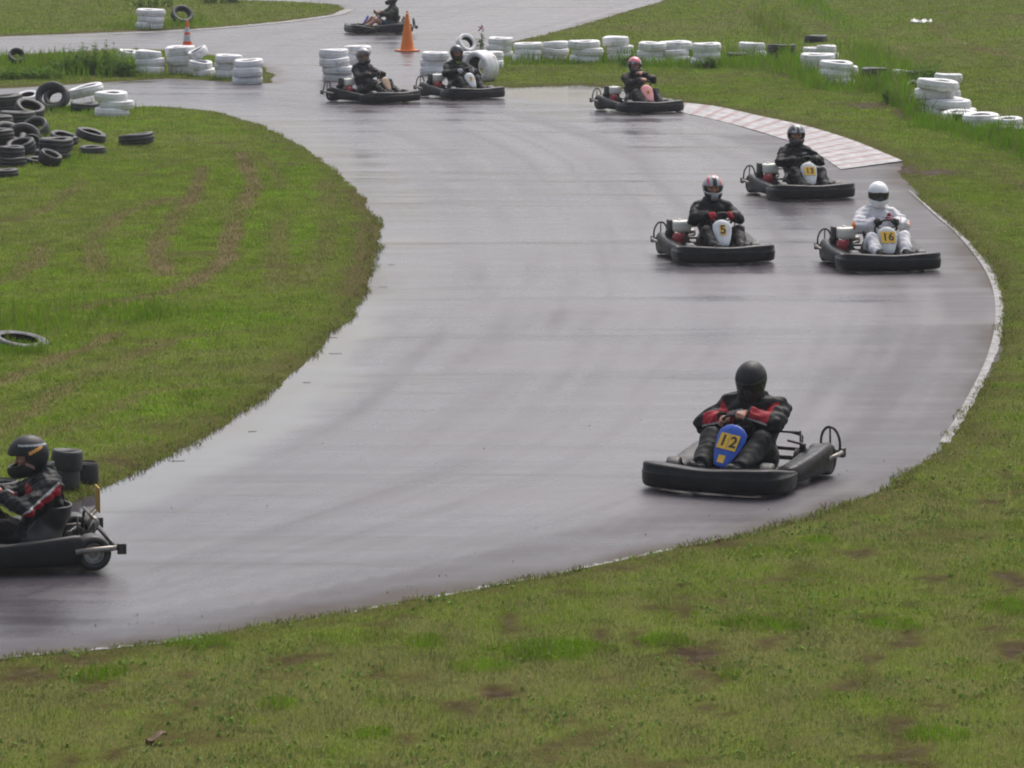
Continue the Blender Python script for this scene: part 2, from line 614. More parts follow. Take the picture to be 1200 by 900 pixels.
def dirt(x, y, sd):
    n = fbm(x * 2.2, y * 2.2, 41, 4)
    n2 = fbm(x * 7.0, y * 7.0, 47, 3)
    d = np.zeros(x.shape)
    for (cx, cy, rx, ry, s) in _B:
        q = np.sqrt(((x - cx) / rx) ** 2 + ((y - cy) / ry) ** 2) + 1.5 * (n2 - 0.5)
        d = np.maximum(d, s * (1 - sstep(0.5, 1.1, q)))
    fringe = (1 - sstep(0.05, 0.75, sd + 0.9 * (n - 0.5))) * 0.55
    d = np.maximum(d, fringe)
    d = np.maximum(d, 0.6 * sstep(0.62, 0.74, n) * sstep(0.48, 0.62, fbm(x * 0.35, y * 0.35, 59, 2)))
    d = np.maximum(d, 0.8 * sstep(0.67, 0.76, fbm(x * 3.2, y * 2.0, 57, 3)) * sstep(42, 34, y))
    return np.clip(d, 0, 1)


def worn(x, y):
    """old wheel tracks where the grass is thin and tan"""
    n = fbm(x * 2.2, y * 2.2, 41, 4)
    d = np.zeros(x.shape)
    for (ln, w, s) in TRACKS:
        dd = line_d(x, y, ln) + 0.25 * (n - 0.5)
        brk = sstep(0.25, 0.55, fbm(x * 0.7, y * 0.35, 53, 2))
        d = np.maximum(d, min(1, 1.2 * s) * (1 - sstep(w * 0.35, w * 1.35, dd)) * (0.4 + 0.6 * brk))
    return d


def tint(x, y):
    """lushness 0 dry .. 1 lush, from place to place"""
    inf = sstep(-0.3, 0.5, poly_sd(x, y, INFIELD))
    t = 0.38 + 0.75 * (fbm(x * 0.30, y * 0.30, 61, 4) - 0.5) + 0.55 * (fbm(x * 1.7, y * 1.7, 67, 3) - 0.5) + 0.7 * (fbm(x * 5.5, y * 3.5, 69, 3) - 0.5) * sstep(60, 30, y)
    return np.clip(t + 0.14 * inf - 0.12 * (1 - inf) * sstep(38, 30, y), 0, 1)


# ------------------------------------------------------------------ ground sheet
def axis_coords(fine):
    a = []
    lo, hi, st = fine
    v = lo
    while v <= hi:
        a.append(v)
        v += st(v)
    step = st(hi)
    up = []
    v = hi
    while v < 2600:
        step *= 1.35
        v += step
        up.append(v)
    dn = []
    step = st(lo)
    v = lo
    while v > -2600:
        step *= 1.35
        v -= step
        dn.append(v)
    return np.array(dn[::-1] + a + up)


gx = axis_coords((-17.0, 19.0, lambda v: 0.13 if abs(v) < 9 else 0.22))
gy = axis_coords((21.0, 140.0, lambda v: 0.11 + max(0, v - 30) * 0.0022))
GX, GY = np.meshgrid(gx, gy)
fx, fy = GX.ravel(), GY.ravel()
fsd = edge_sd(fx, fy)
fz = ground_z(fx, fy, fsd)
fd = dirt(fx, fy, fsd)
ft = tint(fx, fy)
fw = worn(fx, fy)
nx, ny = len(gx), len(gy)
ii = np.arange(nx * ny).reshape(ny, nx)
quads = np.stack([ii[:-1, :-1].ravel(), ii[:-1, 1:].ravel(), ii[1:, 1:].ravel(), ii[1:, :-1].ravel()], 1)


def ground_mat():
    t = NT('turf_and_earth')
    d = t.attr('dirt').outputs['Fac']
    g = t.attr('lush').outputs['Fac']
    n1 = t.noise(9, 6, 0.65)
    n2 = t.noise(40, 4, 0.6)
    green = t.mix(g, (0.118, 0.122, 0.032, 1), (0.090, 0.146, 0.009, 1))
    green = t.mix(t.ramp(n2, [(0.35, (0, 0, 0)), (0.7, (1, 1, 1))]), t.mix(0.15, green, (0.06, 0.045, 0.024, 1)), green)
    earth = t.ramp(n1, [(0.3, (0.022, 0.011, 0.005)), (0.6, (0.052, 0.029, 0.013)), (0.8, (0.095, 0.060, 0.032))])
    df = t.math('MULTIPLY', d, t.math('ADD', 0.55, t.math('MULTIPLY', n2, 0.9)), True)
    wn = t.math('MULTIPLY', t.attr('worn').outputs['Fac'], t.math('ADD', 0.6, t.math('MULTIPLY', n2, 0.6)), True)
    green = t.mix(wn, green, (0.125, 0.092, 0.046, 1))
    col = t.mix(df, green, earth)
    rough = t.ramp(t.math('MULTIPLY', d, n1), [(0.3, (0.85,) * 3), (0.55, (0.45,) * 3)])
    b = t.bump(n1, 0.5, 0.05)
    b = t.bump(n2, 0.6, 0.02, b)
    return t.set(Base_Color=col, Roughness=rough, Normal=b, Specular_IOR_Level=0.02)


me = mesh_np('ground', np.stack([fx, fy, fz], 1), quads, [ground_mat()])
for nm, arr in (('dirt', fd), ('lush', ft), ('worn', fw)):
    a = me.attributes.new(nm, 'FLOAT', 'POINT')
    a.data.foreach_set('value', arr.astype(np.float32))
tag(link('ground', me), kind='structure')

# ------------------------------------------------------------------ wet asphalt
rx = np.r_[np.arange(-61, -12, 0.5), np.arange(-12, 12, 0.1), np.arange(12, 61.01, 0.5)]
ry = np.r_[np.arange(20, 90, 0.22), np.arange(90, 170, 0.4)]
RX, RY = np.meshgrid(rx, ry)
ax_, ay_ = RX.ravel(), RY.ravel()
az_ = 0.010 * (fbm(ax_ * 0.25, ay_ * 0.5, 71, 3) - 0.5)
in_d = poly_sd(ax_, ay_, INFIELD)
wet = (1 - sstep(0.1, 1.1, -in_d + 0.9 * (fbm(ax_ * 0.8, ay_ * 0.8, 73, 3) - 0.5))) * sstep(56.0, 46.0, ay_ + 0 * ax_)
wet2 = 0.55 * (1 - sstep(0.0, 1.5, -in_d + 1.0 * (fbm(ax_ * 0.5, ay_ * 0.5, 74, 3) - 0.5)))
wet = np.maximum(wet, wet2)
q = P0(660, 106)
wet = np.maximum(wet, 0.9 * (1 - sstep(0.6, 1.2, np.hypot((ax_ - q[0]) / 1.6, (ay_ - q[1]) / 5.0) + 0.8 * (fbm(ax_, ay_ * 0.5, 76, 3) - 0.5))))
d_out = -poly_sd(ax_, ay_, OUT)
uu = np.clip(in_d * -1, 0, 12) / (np.clip(in_d * -1, 0, 12) + np.clip(d_out, 0, 12) + 1e-3)
ang = np.arctan2(ay_ - 48, ax_ + 6) * 6
lane = 0.35 * fbm(uu * 9, ang * 0.35, 77, 3) + 0.35 * fbm(uu * 26, ang * 0.4, 78, 3) + 0.3 * fbm(uu * 60, ang * 0.5, 81, 2)
lane = np.clip((lane - 0.5) * 1.25 + 0.54 - 0.5 * sstep(0.60, 0.97, uu) * (ay_ < 75), 0, 1)
nrx, nry = len(rx), len(ry)
ii = np.arange(nrx * nry).reshape(nry, nrx)
rq = np.stack([ii[:-1, :-1].ravel(), ii[:-1, 1:].ravel(), ii[1:, 1:].ravel(), ii[1:, :-1].ravel()], 1)
rq = rq[(grass_sd(ax_, ay_)[rq] < 0.75).any(1)]


def road_mat():
    t = NT('wet_asphalt')
    w = t.attr('wet').outputs['Fac']
    big = t.noise(0.16, 4, 0.6, mapping=((1, 0.5, 1), (0, 0, 0.5)))
    mid = t.noise(0.9, 5, 0.6)
    fine = t.noise(55, 4, 0.7)
    rip = t.noise(0.62, 3, 0.5, mapping=((0.16, 1.0, 1), (0, 0, R(-22))))
    rip2 = t.noise(1.6, 3, 0.55, mapping=((0.12, 1.0, 1), (0, 0, R(-18))))
    col = t.ramp(big, [(0.3, (0.050, 0.045, 0.054)), (0.7, (0.078, 0.071, 0.084))])
    ln = t.attr('lane').outputs['Fac']
    col = t.mix(t.ramp(fine, [(0.45, (0, 0, 0)), (0.75, (1, 1, 1))]), col, (0.12, 0.11, 0.112, 1))
    col = t.mix(t.ramp(ln, [(0.10, (0.22,) * 3), (0.46, (0,) * 3)]), col, (0.026, 0.022, 0.024, 1))
    mu = t.attr('mud').outputs['Fac']
    col = t.mix(t.math('MULTIPLY', mu, t.math('ADD', 0.3, fine), True), col, (0.050, 0.034, 0.022, 1))
    r0 = t.math('ADD', t.math('MULTIPLY', rip, 0.30), t.math('MULTIPLY', rip2, 0.16))
    r0 = t.math('ADD', r0, t.math('MULTIPLY', mid, 0.10))
    r0 = t.math('ADD', r0, t.math('MULTIPLY', big, 0.14))
    r0 = t.math('ADD', r0, t.math('MULTIPLY', t.math('SUBTRACT', 0.5, ln), 0.14))
    rough = t.ramp(r0, [(0.29, (0.14,) * 3), (0.41, (0.46,) * 3)])
    rough = t.math('ADD', rough, t.math('MULTIPLY', mu, 0.25))
    dry = t.math('SUBTRACT', 1.0, w, True)
    rough = t.math('MULTIPLY', rough, t.math('ADD', t.math('MULTIPLY', dry, 0.85), 0.15))
    b = t.bump(fine, 0.5, 0.005)
    b = t.bump(rip, 0.6, 0.11, b)
    b = t.bump(rip2, 0.5, 0.035, b)
    film = t.math('ADD', t.math('MULTIPLY', rip, 0.55), t.math('MULTIPLY', rip2, 0.45))
    film = t.math('ADD', film, t.math('MULTIPLY', t.math('SUBTRACT', big, 0.5), 0.4))
    film = t.math('ADD', film, t.math('MULTIPLY', t.math('SUBTRACT', t.attr('lane').outputs['Fac'], 0.5), 0.42))
    film = t.math('ADD', film, t.math('MULTIPLY', t.math('SUBTRACT', fine, 0.5), 0.35))
    spec = t.ramp(film, [(0.35, (0.20,) * 3), (0.61, (0.64,) * 3)])
    spec = t.math('ADD', spec, t.math('MULTIPLY', w, 0.25), True)
    # still water lies level over the stones
    nb = t.t.nodes.new('ShaderNodeMix')
    nb.data_type = 'VECTOR'
    geo = t.t.nodes.new('ShaderNodeNewGeometry')
    t.l(w, nb.inputs[0])
    t.l(b, nb.inputs[4])
    t.l(geo.outputs['Normal'], nb.inputs[5])
    return t.set(Base_Color=col, Roughness=rough, Normal=nb.outputs[1], Specular_IOR_Level=spec, IOR=1.42)


me = mesh_np('asphalt_track', np.stack([ax_, ay_, az_], 1), rq, [road_mat()])
gs = -edge_sd(ax_, ay_)
mud = (1 - sstep(0.0, 0.5, gs + 0.5 * (fbm(ax_ * 1.7, ay_ * 1.1, 79, 3) - 0.45))) * sstep(0.25, 0.6, fbm(ax_ * 0.5, ay_ * 0.35, 80, 2))
for nm, arr in (('wet', wet), ('lane', lane), ('mud', mud)):
    a = me.attributes.new(nm, 'FLOAT', 'POINT')
    a.data.foreach_set('value', arr.astype(np.float32))
tag(link('asphalt_track', me), kind='structure')

# ------------------------------------------------------------------ kerb and white edge
KIN = px_poly([(792, 131), (830, 139), (870, 149), (910, 161), (950, 176), (985, 199)])
KOUT = px_poly([(796, 121), (840, 126), (890, 137), (945, 149), (1000, 166), (1058, 190)])
kerb_red = plain('faded_red_kerb_paint', (0.20, 0.13, 0.13), (0.38, 0.29, 0.29), 0.6, 4.5, spec=.2)
kerb_white = plain('worn_white_kerb_paint', (0.22, 0.21, 0.215), (0.48, 0.46, 0.47), 0.6, 4.5, spec=.2)
ci, co = np.array(catmull(KIN, 12)), np.array(catmull(KOUT, 12))


def resample(c, n):
    s = np.r_[0, np.cumsum(np.hypot(*np.diff(c, axis=0).T))]
    u = np.linspace(0, s[-1], n)
    return np.stack([np.interp(u, s, c[:, 0]), np.interp(u, s, c[:, 1])], 1)


NS = 17
ci, co = resample(ci, NS * 3 + 1), resample(co, NS * 3 + 1)
mb = MB()
for k in range(NS):
    # each block: a shallow ramp, white broad and red narrow
    i0, i1, i2, i3 = k * 3, k * 3 + 1, k * 3 + 2, k * 3 + 3
    for (a, b, mi) in ((i0, i1, 1), (i1, i3, 0)):
        rings = []
        for j in (a, b):
            p, q = ci[j], co[j]
            rings.append([(p[0], p[1], -0.02), (p[0], p[1], 0.012), (p[0] * .5 + q[0] * .5, p[1] * .5 + q[1] * .5, 0.018),
                          (q[0], q[1], 0.024), (q[0], q[1], -0.02)])
        mb.loft(rings, mi, cap=False)
mb.S = [False] * len(mb.S)
tag(link('kerb', mb.mesh('kerb', [kerb_white, kerb_red])), kind='structure')


def strip(name, pts, w, z, mat, nrag=0.04, wf=None):
    c = resample(np.array(catmull(pts, 10)), 160)
    t = np.gradient(c, axis=0)
    t /= np.linalg.norm(t, axis=1)[:, None]
    nrm = np.stack([-t[:, 1], t[:, 0]], 1)
    V, F = [], []
    for i in range(len(c)):
        k = i / (len(c) - 1)
        ww = w * (wf(k) if wf else 1)
        rg = nrag * (random.random() - 0.5)
        a = c[i] + nrm[i] * (ww * 0.5 + rg)
        b = c[i] - nrm[i] * (ww * 0.8)
        V += [(a[0], a[1], z), (b[0], b[1], z)]
        if i:
            F.append((2 * i - 2, 2 * i - 1, 2 * i + 1, 2 * i))
    return mesh_np(name, V, F, [mat], smooth=False)


def line_mat():
    t = NT('chalky_edge')
    col = t.ramp(t.noise(7, 6, 0.7), [(0.35, (0.12, 0.115, 0.112)), (0.52, (0.26, 0.25, 0.245)), (0.75, (0.42, 0.41, 0.395))])
    return t.set(Base_Color=col, Roughness=0.6, Specular_IOR_Level=0.2, Normal=t.bump(t.noise(40, 3), 0.3, 0.01))


EDGE = px_poly([(1066, 224), (1096, 251), (1130, 281), (1163, 325), (1172, 370), (1163, 418), (1134, 478), (1108, 520)])
tag(link('edge_line', strip('edge_line', EDGE, 0.07, 0.012, line_mat(), 0.025, lambda k: 0.3 + 0.7 * min(1, k * 2.0))), kind='structure')
FEDGE = px_poly([(130, 40), (200, 37), (280, 31), (340, 25), (388, 18), (408, 11)])
tag(link('edge_line', strip('far_edge_line', FEDGE, 0.3, 0.012, line_mat(), 0.2)), kind='structure')
EDGE3 = px_poly([(-10, 773), (200, 753), (400, 721), (560, 691), (700, 663), (850, 631)])
tag(link('edge_line', strip('near_edge_line', EDGE3, 0.03, 0.010, line_mat(), 0.08)), kind='structure')


# ------------------------------------------------------------------ grass
def blades(x, y, z, h, w, lean, col, name, mat):
    """one mesh of bent blades: five points, one quad and one tip each"""
    n = len(x)
    az = RNG.uniform(0, 2 * PI, n)
    ld = RNG.uniform(0, 2 * PI, n)
    cx, sx = np.cos(az) * w * 0.5, np.sin(az) * w * 0.5
    lx, ly = np.cos(ld) * lean * h, np.sin(ld) * lean * h
    V = np.empty((n, 5, 3), np.float32)
    V[:, 0] = np.stack([x - cx, y - sx, z - 0.01], 1)
    V[:, 1] = np.stack([x + cx, y + sx, z - 0.01], 1)
    V[:, 2] = np.stack([x + cx * .8 + lx * .35, y + sx * .8 + ly * .35, z + h * 0.6], 1)
    V[:, 3] = np.stack([x - cx * .8 + lx * .35, y - sx * .8 + ly * .35, z + h * 0.6], 1)
    hz = h * np.sqrt(np.clip(1 - 0.6 * lean ** 2, 0.15, 1))
    V[:, 4] = np.stack([x + lx, y + ly, z + hz], 1)
    base = (np.arange(n) * 5)[:, None]
    loops = (base + np.array([[0, 1, 2, 3, 3, 2, 4]])).astype(np.int32).ravel()
    me = bpy.data.meshes.new(name)
    me.vertices.add(n * 5)
    me.vertices.foreach_set('co', V.ravel())
    me.loops.add(n * 7)
    me.loops.foreach_set('vertex_index', loops)
    me.polygons.add(n * 2)
    ls = (np.arange(n) * 7)[:, None] + np.array([[0, 4]])
    me.polygons.foreach_set('loop_start', ls.astype(np.int32).ravel())
    me.polygons.foreach_set('loop_total', np.tile([4, 3], n).astype(np.int32))
    me.polygons.foreach_set('use_smooth', np.ones(n * 2, bool))
    me.update(calc_edges=True)
    a = me.attributes.new('Col', 'FLOAT_COLOR', 'POINT')
    C = np.ones((n, 5, 4), np.float32)
    C[:, :, :3] = col[:, None, :]
    a.data.foreach_set('color', C.ravel())
    me.materials.append(mat)
    return link(name, me)


def blade_cols(x, y, lush, n):
    dry = np.array([0.186, 0.198, 0.070])
    mid = np.array([0.152, 0.226, 0.014])
    luh = np.array([0.134, 0.258, 0.006])
    t = np.clip(lush + RNG.normal(0, 0.18, n), 0, 1)[:, None]
    c = np.where(t < 0.5, dry + (mid - dry) * t * 2, mid + (luh - mid) * (t * 2 - 1))
    straw = RNG.random(n) < 0.09
    c[straw] = np.array([0.21, 0.175, 0.085])
    return c * RNG.uniform(0.85, 1.18, n)[:, None]


CLUMPS = [(650, 771, 72, 14), (890, 741, 60, 10), (905, 740, 40, 8), (780, 760, 40, 8), (560, 790, 40, 8), (1050, 740, 40, 8), (500, 760, 30, 8), (330, 835, 30, 9),
          (1180, 720, 40, 12), (860, 800, 20, 5), (230, 760, 40, 8), (440, 870, 30, 8), (960, 640, 30, 5), (1100, 870, 50, 10), (120, 800, 40, 10)]
_C = []
for (bx, by, rx_, ry_) in CLUMPS:
    c, e, f = P0(bx, by), P0(bx + rx_, by), P0(bx, by - ry_)
    _C.append((c[0], c[1], e[0] - c[0], f[1] - c[1]))


def clump(x, y):
    r = np.zeros(x.shape)
    n = fbm(x * 3, y * 3, 83, 3)
    for (cx, cy, a, b) in _C:
        q = np.hypot((x - cx) / a, (y - cy) / b) + 0.9 * (n - 0.5)
        r = np.maximum(r, 1 - sstep(0.55, 1.05, q))
    return r


X, Y, Hh, Wd, Ln, Cc = [], [], [], [], [], []
for (d0, d1, dens, hs, ws) in ((19.5, 34, 2600, 1.0, 0.0048), (34, 50, 1700, 1.1, 0.007), (50, 72, 1500, 1.05, 0.008), (72, 100, 650, 1.15, 0.011), (100, 150, 220, 1.4, 0.018)):
    half = 0.19 * d1 + 1.5
    n = int(dens * (d1 - d0) * 2 * half)
    x = RNG.uniform(-half, half, n)
    y = RNG.uniform(d0, d1, n)
    k = np.abs(x) < (0.19 * y + 1.5) * (0.72 + 0.28 * RNG.random(n) ** 2 + 0.0) + 0.3
    x, y = x[k], y[k]
    sd = edge_sd(x, y)
    k = sd > 0.0
    x, y, sd = x[k], y[k], sd[k]
    dd = dirt(x, y, sd)
    wn = worn(x, y)
    cl = clump(x, y)
    thin = sstep(0.35, 0.62, fbm(x * 3.3, y * 3.3, 97, 3))
    keep = RNG.random(len(x)) < np.clip((1 - 0.92 * dd) * (dd < 0.72 + 0.2 * RNG.random(len(x))) * (1 - 0.6 * wn) * (0.62 + 0.38 * thin) + cl, 0, 1)
    x, y, sd, dd, cl, wn = x[keep], y[keep], sd[keep], dd[keep], cl[keep], wn[keep]
    hgt = hs * (0.018 + 0.040 * fbm(x * 1.8, y * 1.8, 89, 4) * RNG.uniform(0.6, 1.4, len(x))) * (1 - 0.5 * dd) + 0.035 * cl
    X.append(x); Y.append(y); Hh.append(hgt)
    Wd.append(np.full(len(x), ws) * RNG.uniform(0.7, 1.3, len(x)))
    Ln.append(np.clip(RNG.normal(1.0, 0.4, len(x)), 0.1, 1.6) * (1 - 0.3 * cl))
    lush = tint(x, y) * (1 - 0.6 * dd) + 0.8 * cl
    cc = blade_cols(x, y, lush, len(x)) * (0.62 + 0.98 * fbm(x * 4.3, y * 3.0, 91, 3))[:, None]
    cc = cc * (1 + 0.10 * sstep(0, 1, poly_sd(x, y, INFIELD)))[:, None]
    cc = cc + (np.array([0.165, 0.125, 0.058]) - cc) * (0.8 * wn)[:, None]
    u = RNG.random(len(x))
    stalk = u < 0.018
    Hh[-1][stalk] *= RNG.uniform(1.8, 3.0, stalk.sum())
    Ln[-1][stalk] *= 0.5
    cc[stalk] = cc[stalk] * 0.6 + np.array([0.075, 0.066, 0.03])
    if d0 < 50:
        wd = (u > 0.965) & (fbm(x * 1.9, y * 1.9, 93, 2) > 0.5)
        Wd[-1][wd] = RNG.uniform(0.016, 0.032, wd.sum())
        Hh[-1][wd] = RNG.uniform(0.025, 0.05, wd.sum())
        Ln[-1][wd] = RNG.uniform(0.9, 1.4, wd.sum())
        cc[wd] = np.array([0.10, 0.17, 0.03]) * RNG.uniform(0.9, 1.6, wd.sum())[:, None]
    Cc.append(cc)
for (d0, d1, dens) in ((21.5, 36, 1500), (36, 60, 800)):
    half = 0.145 * d1 + 1.0
    n = int(dens * (d1 - d0) * 2 * half)
    x = RNG.uniform(-half, half, n)
    y = RNG.uniform(d0, d1, n)
    k = (np.abs(x) < 0.145 * y + 0.8) & (np.abs(grass_sd(x, y)) < 0.3)
    x, y = x[k], y[k]
    sd = edge_sd(x, y)
    gap = fbm(x * 2.6, y * 1.6, 113, 3)
    k = (sd > -0.07 * sstep(0.45, 0.7, gap)) & (sd < 0.16) & (gap > 0.42)
    x, y, sd = x[k], y[k], sd[k]
    m = len(x)
    X.append(x); Y.append(y)
    Hh.append(RNG.uniform(0.02, 0.07, m))
    Wd.append(np.full(m, 0.006))
    Ln.append(np.clip(RNG.normal(1.1, 0.4, m), 0.3, 1.6))
    cc = blade_cols(x, y, np.full(m, 0.35), m)
    br = RNG.random(m) < 0.4
    cc[br] = np.array([0.085, 0.062, 0.03]) * RNG.uniform(0.6, 1.3, br.sum())[:, None]
    Cc.append(cc)
x, y = np.concatenate(X), np.concatenate(Y)
z = np.maximum(ground_z(x, y), np.where(grass_sd(x, y) < 0.3, 0.004, -9))
g = blades(x, y, z, np.concatenate(Hh), np.concatenate(Wd), np.concatenate(Ln), np.concatenate(Cc), 'short_grass', M['grass'])
tag(g, 'short patchy mown grass around the wet track', 'grass', kind='stuff')
print('blades', len(x))

# ------------------------------------------------------------------ tall grass among the tyres: px centre, half width px, depth m, count, height m, lushness
TALL = [(30, 112, 60, 1.2, 500, 0.42, .8), (100, 117, 40, .8, 260, .3, .8), (1095, 152, 30, .8, 300, .4, .9), (1165, 166, 36, .8, 420, .4, .95), (965, 104, 22, 1.0, 260, .38, .85), (640, 76, 60, .6, 300, .22, .75), (780, 79, 60, .6, 400, .26, .8), (40, 388, 80, 1.5, 520, 0.26, 0.6), (150, 372, 60, 1.2, 260, 0.15, 0.8), (170, 378, 30, .8, 120, 0.16, 0.9), (240, 372, 50, .8, 160, 0.12, .8), (18, 415, 46, .2, 330, 0.2, .65), (22, 405, 20, .1, 120, 0.2, .65),
        (620, 72, 24, 1.0, 260, 0.30, 0.6), (655, 74, 22, 1.0, 240, 0.24, 0.6), (690, 76, 18, 1.0, 160, 0.25, 0.6), (735, 72, 26, 1.2, 420, 0.42, 0.7), (705, 74, 10, 1.2, 160, 0.5, 0.7),
        (790, 74, 24, 1.2, 420, 0.45, 0.75), (825, 77, 24, 1.2, 420, 0.40, 0.7), (858, 76, 26, 2.5, 700, 0.40, 0.7), (900, 80, 36, 3.0, 800, 0.38, 0.75),
        (930, 84, 14, 3.0, 500, 0.55, 0.8), (952, 95, 22, 2.0, 600, 0.55, 0.8), (985, 106, 30, 2.0, 300, 0.4, 0.75), (1022, 104, 30, 3.0, 900, 0.55, 0.75),
        (1050, 112, 24, 4.0, 900, 0.6, 0.8), (1064, 128, 16, 3.0, 700, 0.75, 0.85), (1078, 140, 14, 1.6, 300, 0.45, 0.85), (1110, 150, 30, 1.4, 500, 0.35, 0.85),
        (1150, 158, 34, 1.4, 900, 0.42, 0.9), (1190, 172, 34, 1.6, 1000, 0.45, 0.95), (1225, 186, 34, 1.6, 700, 0.45, 0.95), (1020, 70, 30, 4.0, 500, 0.5, 0.7), (1035, 90, 40, 3.0, 700, 0.5, 0.7),
        (970, 20, 20, 14, 500, 0.45, 0.9), (925, 38, 20, 10, 400, 0.4, 0.45), (905, 42, 14, 8, 300, 0.5, 0.3), (1075, 95, 20, 3, 300, 0.5, 0.7),
        (60, 127, 60, 1.2, 800, 0.32, 0.75), (100, 132, 55, 0.8, 500, 0.22, 0.75), (15, 122, 40, 1.5, 500, 0.35, 0.75), (25, 170, 60, 2, 300, 0.18, 0.7), (60, 188, 60, 1, 250, 0.16, 0.7),
        (25, 76, 60, 2.2, 700, 0.28, 0.6), (80, 86, 90, 3.0, 1700, 0.42, 0.8), (170, 92, 40, 0.8, 200, 0.18, 0.5), (250, 96, 60, 0.7, 260, 0.14, 0.5),
        (170, 33, 60, 1.8, 500, 0.3, 0.55), (215, 30, 20, 1.6, 260, 0.32, 0.55), (582, 78, 8, 1.0, 150, 0.3, 0.9)]
X, Y, Hh, Wd, Ln, Cc = [], [], [], [], [], []
for (cx, cy, hw, dp, n, h, lu) in TALL:
    c = P(cx, cy)
    e = P0(cx + hw, cy)
    c0 = P0(cx, cy)
    w = abs(e[0] - c0[0])
    n = int(n * (0.75 if cx > 880 else 1.1))
    h *= 0.72 if cx > 1040 else 0.85
    a = RNG.normal(0, 0.5, n)
    b = RNG.normal(0, 0.5, n)
    x, y = c[0] + a * w, c[1] + dp * 0.3 + b * dp
    k = edge_sd(x, y) > 0.02
    x, y = x[k], y[k]
    m = len(x)
    cl = np.clip(2.2 * fbm(x * 2.6, y * 1.6, 101, 3) - 0.25, 0.25, 1.5)
    X.append(x); Y.append(y)
    Hh.append(h * cl * RNG.uniform(0.45, 1.15, m))
    Wd.append(RNG.uniform(0.008, 0.018, m) * (1 + max(0, c[1] - 45) * 0.012))
    Ln.append(np.clip(RNG.normal(0.35, 0.2, m), 0.05, 0.9))
    Cc.append(blade_cols(x, y, np.full(m, lu) + 0.1 * RNG.normal(0, 1, m), m) * np.array([1.12, 1.18, 1.0]) * (0.68 + 0.56 * fbm(x * 3.1, y * 1.5, 103, 3))[:, None])
x, y = np.concatenate(X), np.concatenate(Y)
g = blades(x, y, ground_z(x, y), np.concatenate(Hh), np.concatenate(Wd), np.concatenate(Ln), np.concatenate(Cc), 'tall_grass', M['grass'])
tag(g, 'tall rank grass growing among the tyre stacks and ditch', 'grass', kind='stuff')


# ------------------------------------------------------------------ leafy weeds
def weed(px, py, w, h, n_stem, n_leaf, lush, label, flower=False, group=None):
    c = P(px, py)
    root = bpy.data.objects.new('weed_bush', None)
    COL.objects.link(root)
    root.location = c
    mb = MB()
    LV, LF, LC = [], [], []
    for s in range(n_stem):
        a, rr = random.uniform(0, 2 * PI), math.sqrt(random.random())
        bx, by = math.cos(a) * rr * w * 0.8, math.sin(a) * rr * w * 0.5
        hh = h * random.uniform(0.55, 1.0) * (1 - 0.45 * rr * rr)
        tx, ty = bx * 1.25 + random.uniform(-.06, .06), by * 1.25 + random.uniform(-.06, .06)
        pts = [(bx, by, -0.02), ((bx * .6 + tx * .4), (by * .6 + ty * .4), hh * 0.5), (tx, ty, hh)]
        mb.tube(pts, [0.008, 0.006, 0.003], n=5)
        for k in range(n_leaf):
            t = random.uniform(0.08, 1.0)
            p = Vector(pts[0]).lerp(Vector(pts[1]), t * 2) if t < .5 else Vector(pts[1]).lerp(Vector(pts[2]), t * 2 - 1)
            az = random.uniform(0, 2 * PI)
            el = random.uniform(-0.2, 0.9)
            L = random.uniform(0.07, 0.16) * (1.2 - 0.5 * t)
            d = Vector((math.cos(az) * math.cos(el), math.sin(az) * math.cos(el), math.sin(el)))
            sd = d.cross(Vector((0, 0, 1))).normalized() * L * 0.22
            dn = Vector((0, 0, -0.25 * L))
            n0 = len(LV)
            LV += [p, p + d * L * .45 + sd, p + d * L + dn, p + d * L * .45 - sd]
            LF.append((n0, n0 + 1, n0 + 2, n0 + 3))
            g = np.array([0.085, 0.16, 0.025]) * (1 - lush) + np.array([0.14, 0.26, 0.018]) * lush
            LC += [tuple(g * random.uniform(0.7, 1.35)) + (1,)] * 4
    link('stem', mb.mesh('stem', [M['stem']]), root)
    me = bpy.data.meshes.new('foliage')
    me.from_pydata([tuple(v) for v in LV], [], LF)
    a = me.attributes.new('Col', 'FLOAT_COLOR', 'POINT')
    a.data.foreach_set('color', np.array(LC, np.float32).ravel())
    me.materials.append(M['grass'])
    link('foliage', me, root)
    if flower:
        f = MB()
        for k in range(16):
            p = (random.gauss(0, .035), random.gauss(0, .035), h * random.uniform(.75, 1.0))
            f.box(p, (0.03, 0.03, 0.03), 0, rot=(random.random(), random.random(), 0))
        link('flower_head', f.mesh('flower_head', [plain('dusty_pink_flower', (0.35, 0.16, 0.18), (0.45, 0.25, 0.27), 0.8)]), root)
    tag(root, label, 'weed', group)
    return root


weed(118, 88, 0.66, 0.88, 46, 24, .5, 'tallest leafy green bush, against the white stack at the end of the row')
weed(85, 88, 0.6, 0.68, 40, 22, .6, 'middle leafy bush on the grass island between both roads')
weed(142, 90, 0.4, 0.62, 30, 18, .5, 'small leafy bush half covering a lone white tyre')
weed(45, 92, 0.7, 0.36, 36, 18, .7, 'low bright green weed patch along the island edge')
weed(12, 93, 0.6, 0.34, 30, 18, .6, 'low weed patch below the black tyre on the island')
weed(98, 82, 0.25, 0.85, 10, 16, .3, 'thin upright weed rising above the island bushes')
weed(563, 56, 0.12, 0.55, 6, 10, .2, 'pinkish flowering weed poking up behind a white stack', flower=True)
weed(1090, 100, 0.5, 0.6, 26, 18, .3, 'leafy weed behind the tall white stack by the ditch')
weed(1052, 122, 0.35, 0.55, 22, 18, .6, 'leafy weed in the ditch beside a small white tyre')
weed(830, 80, 0.3, 0.3, 22, 16, .45, 'leafy weed at the foot of the last stack in the row')
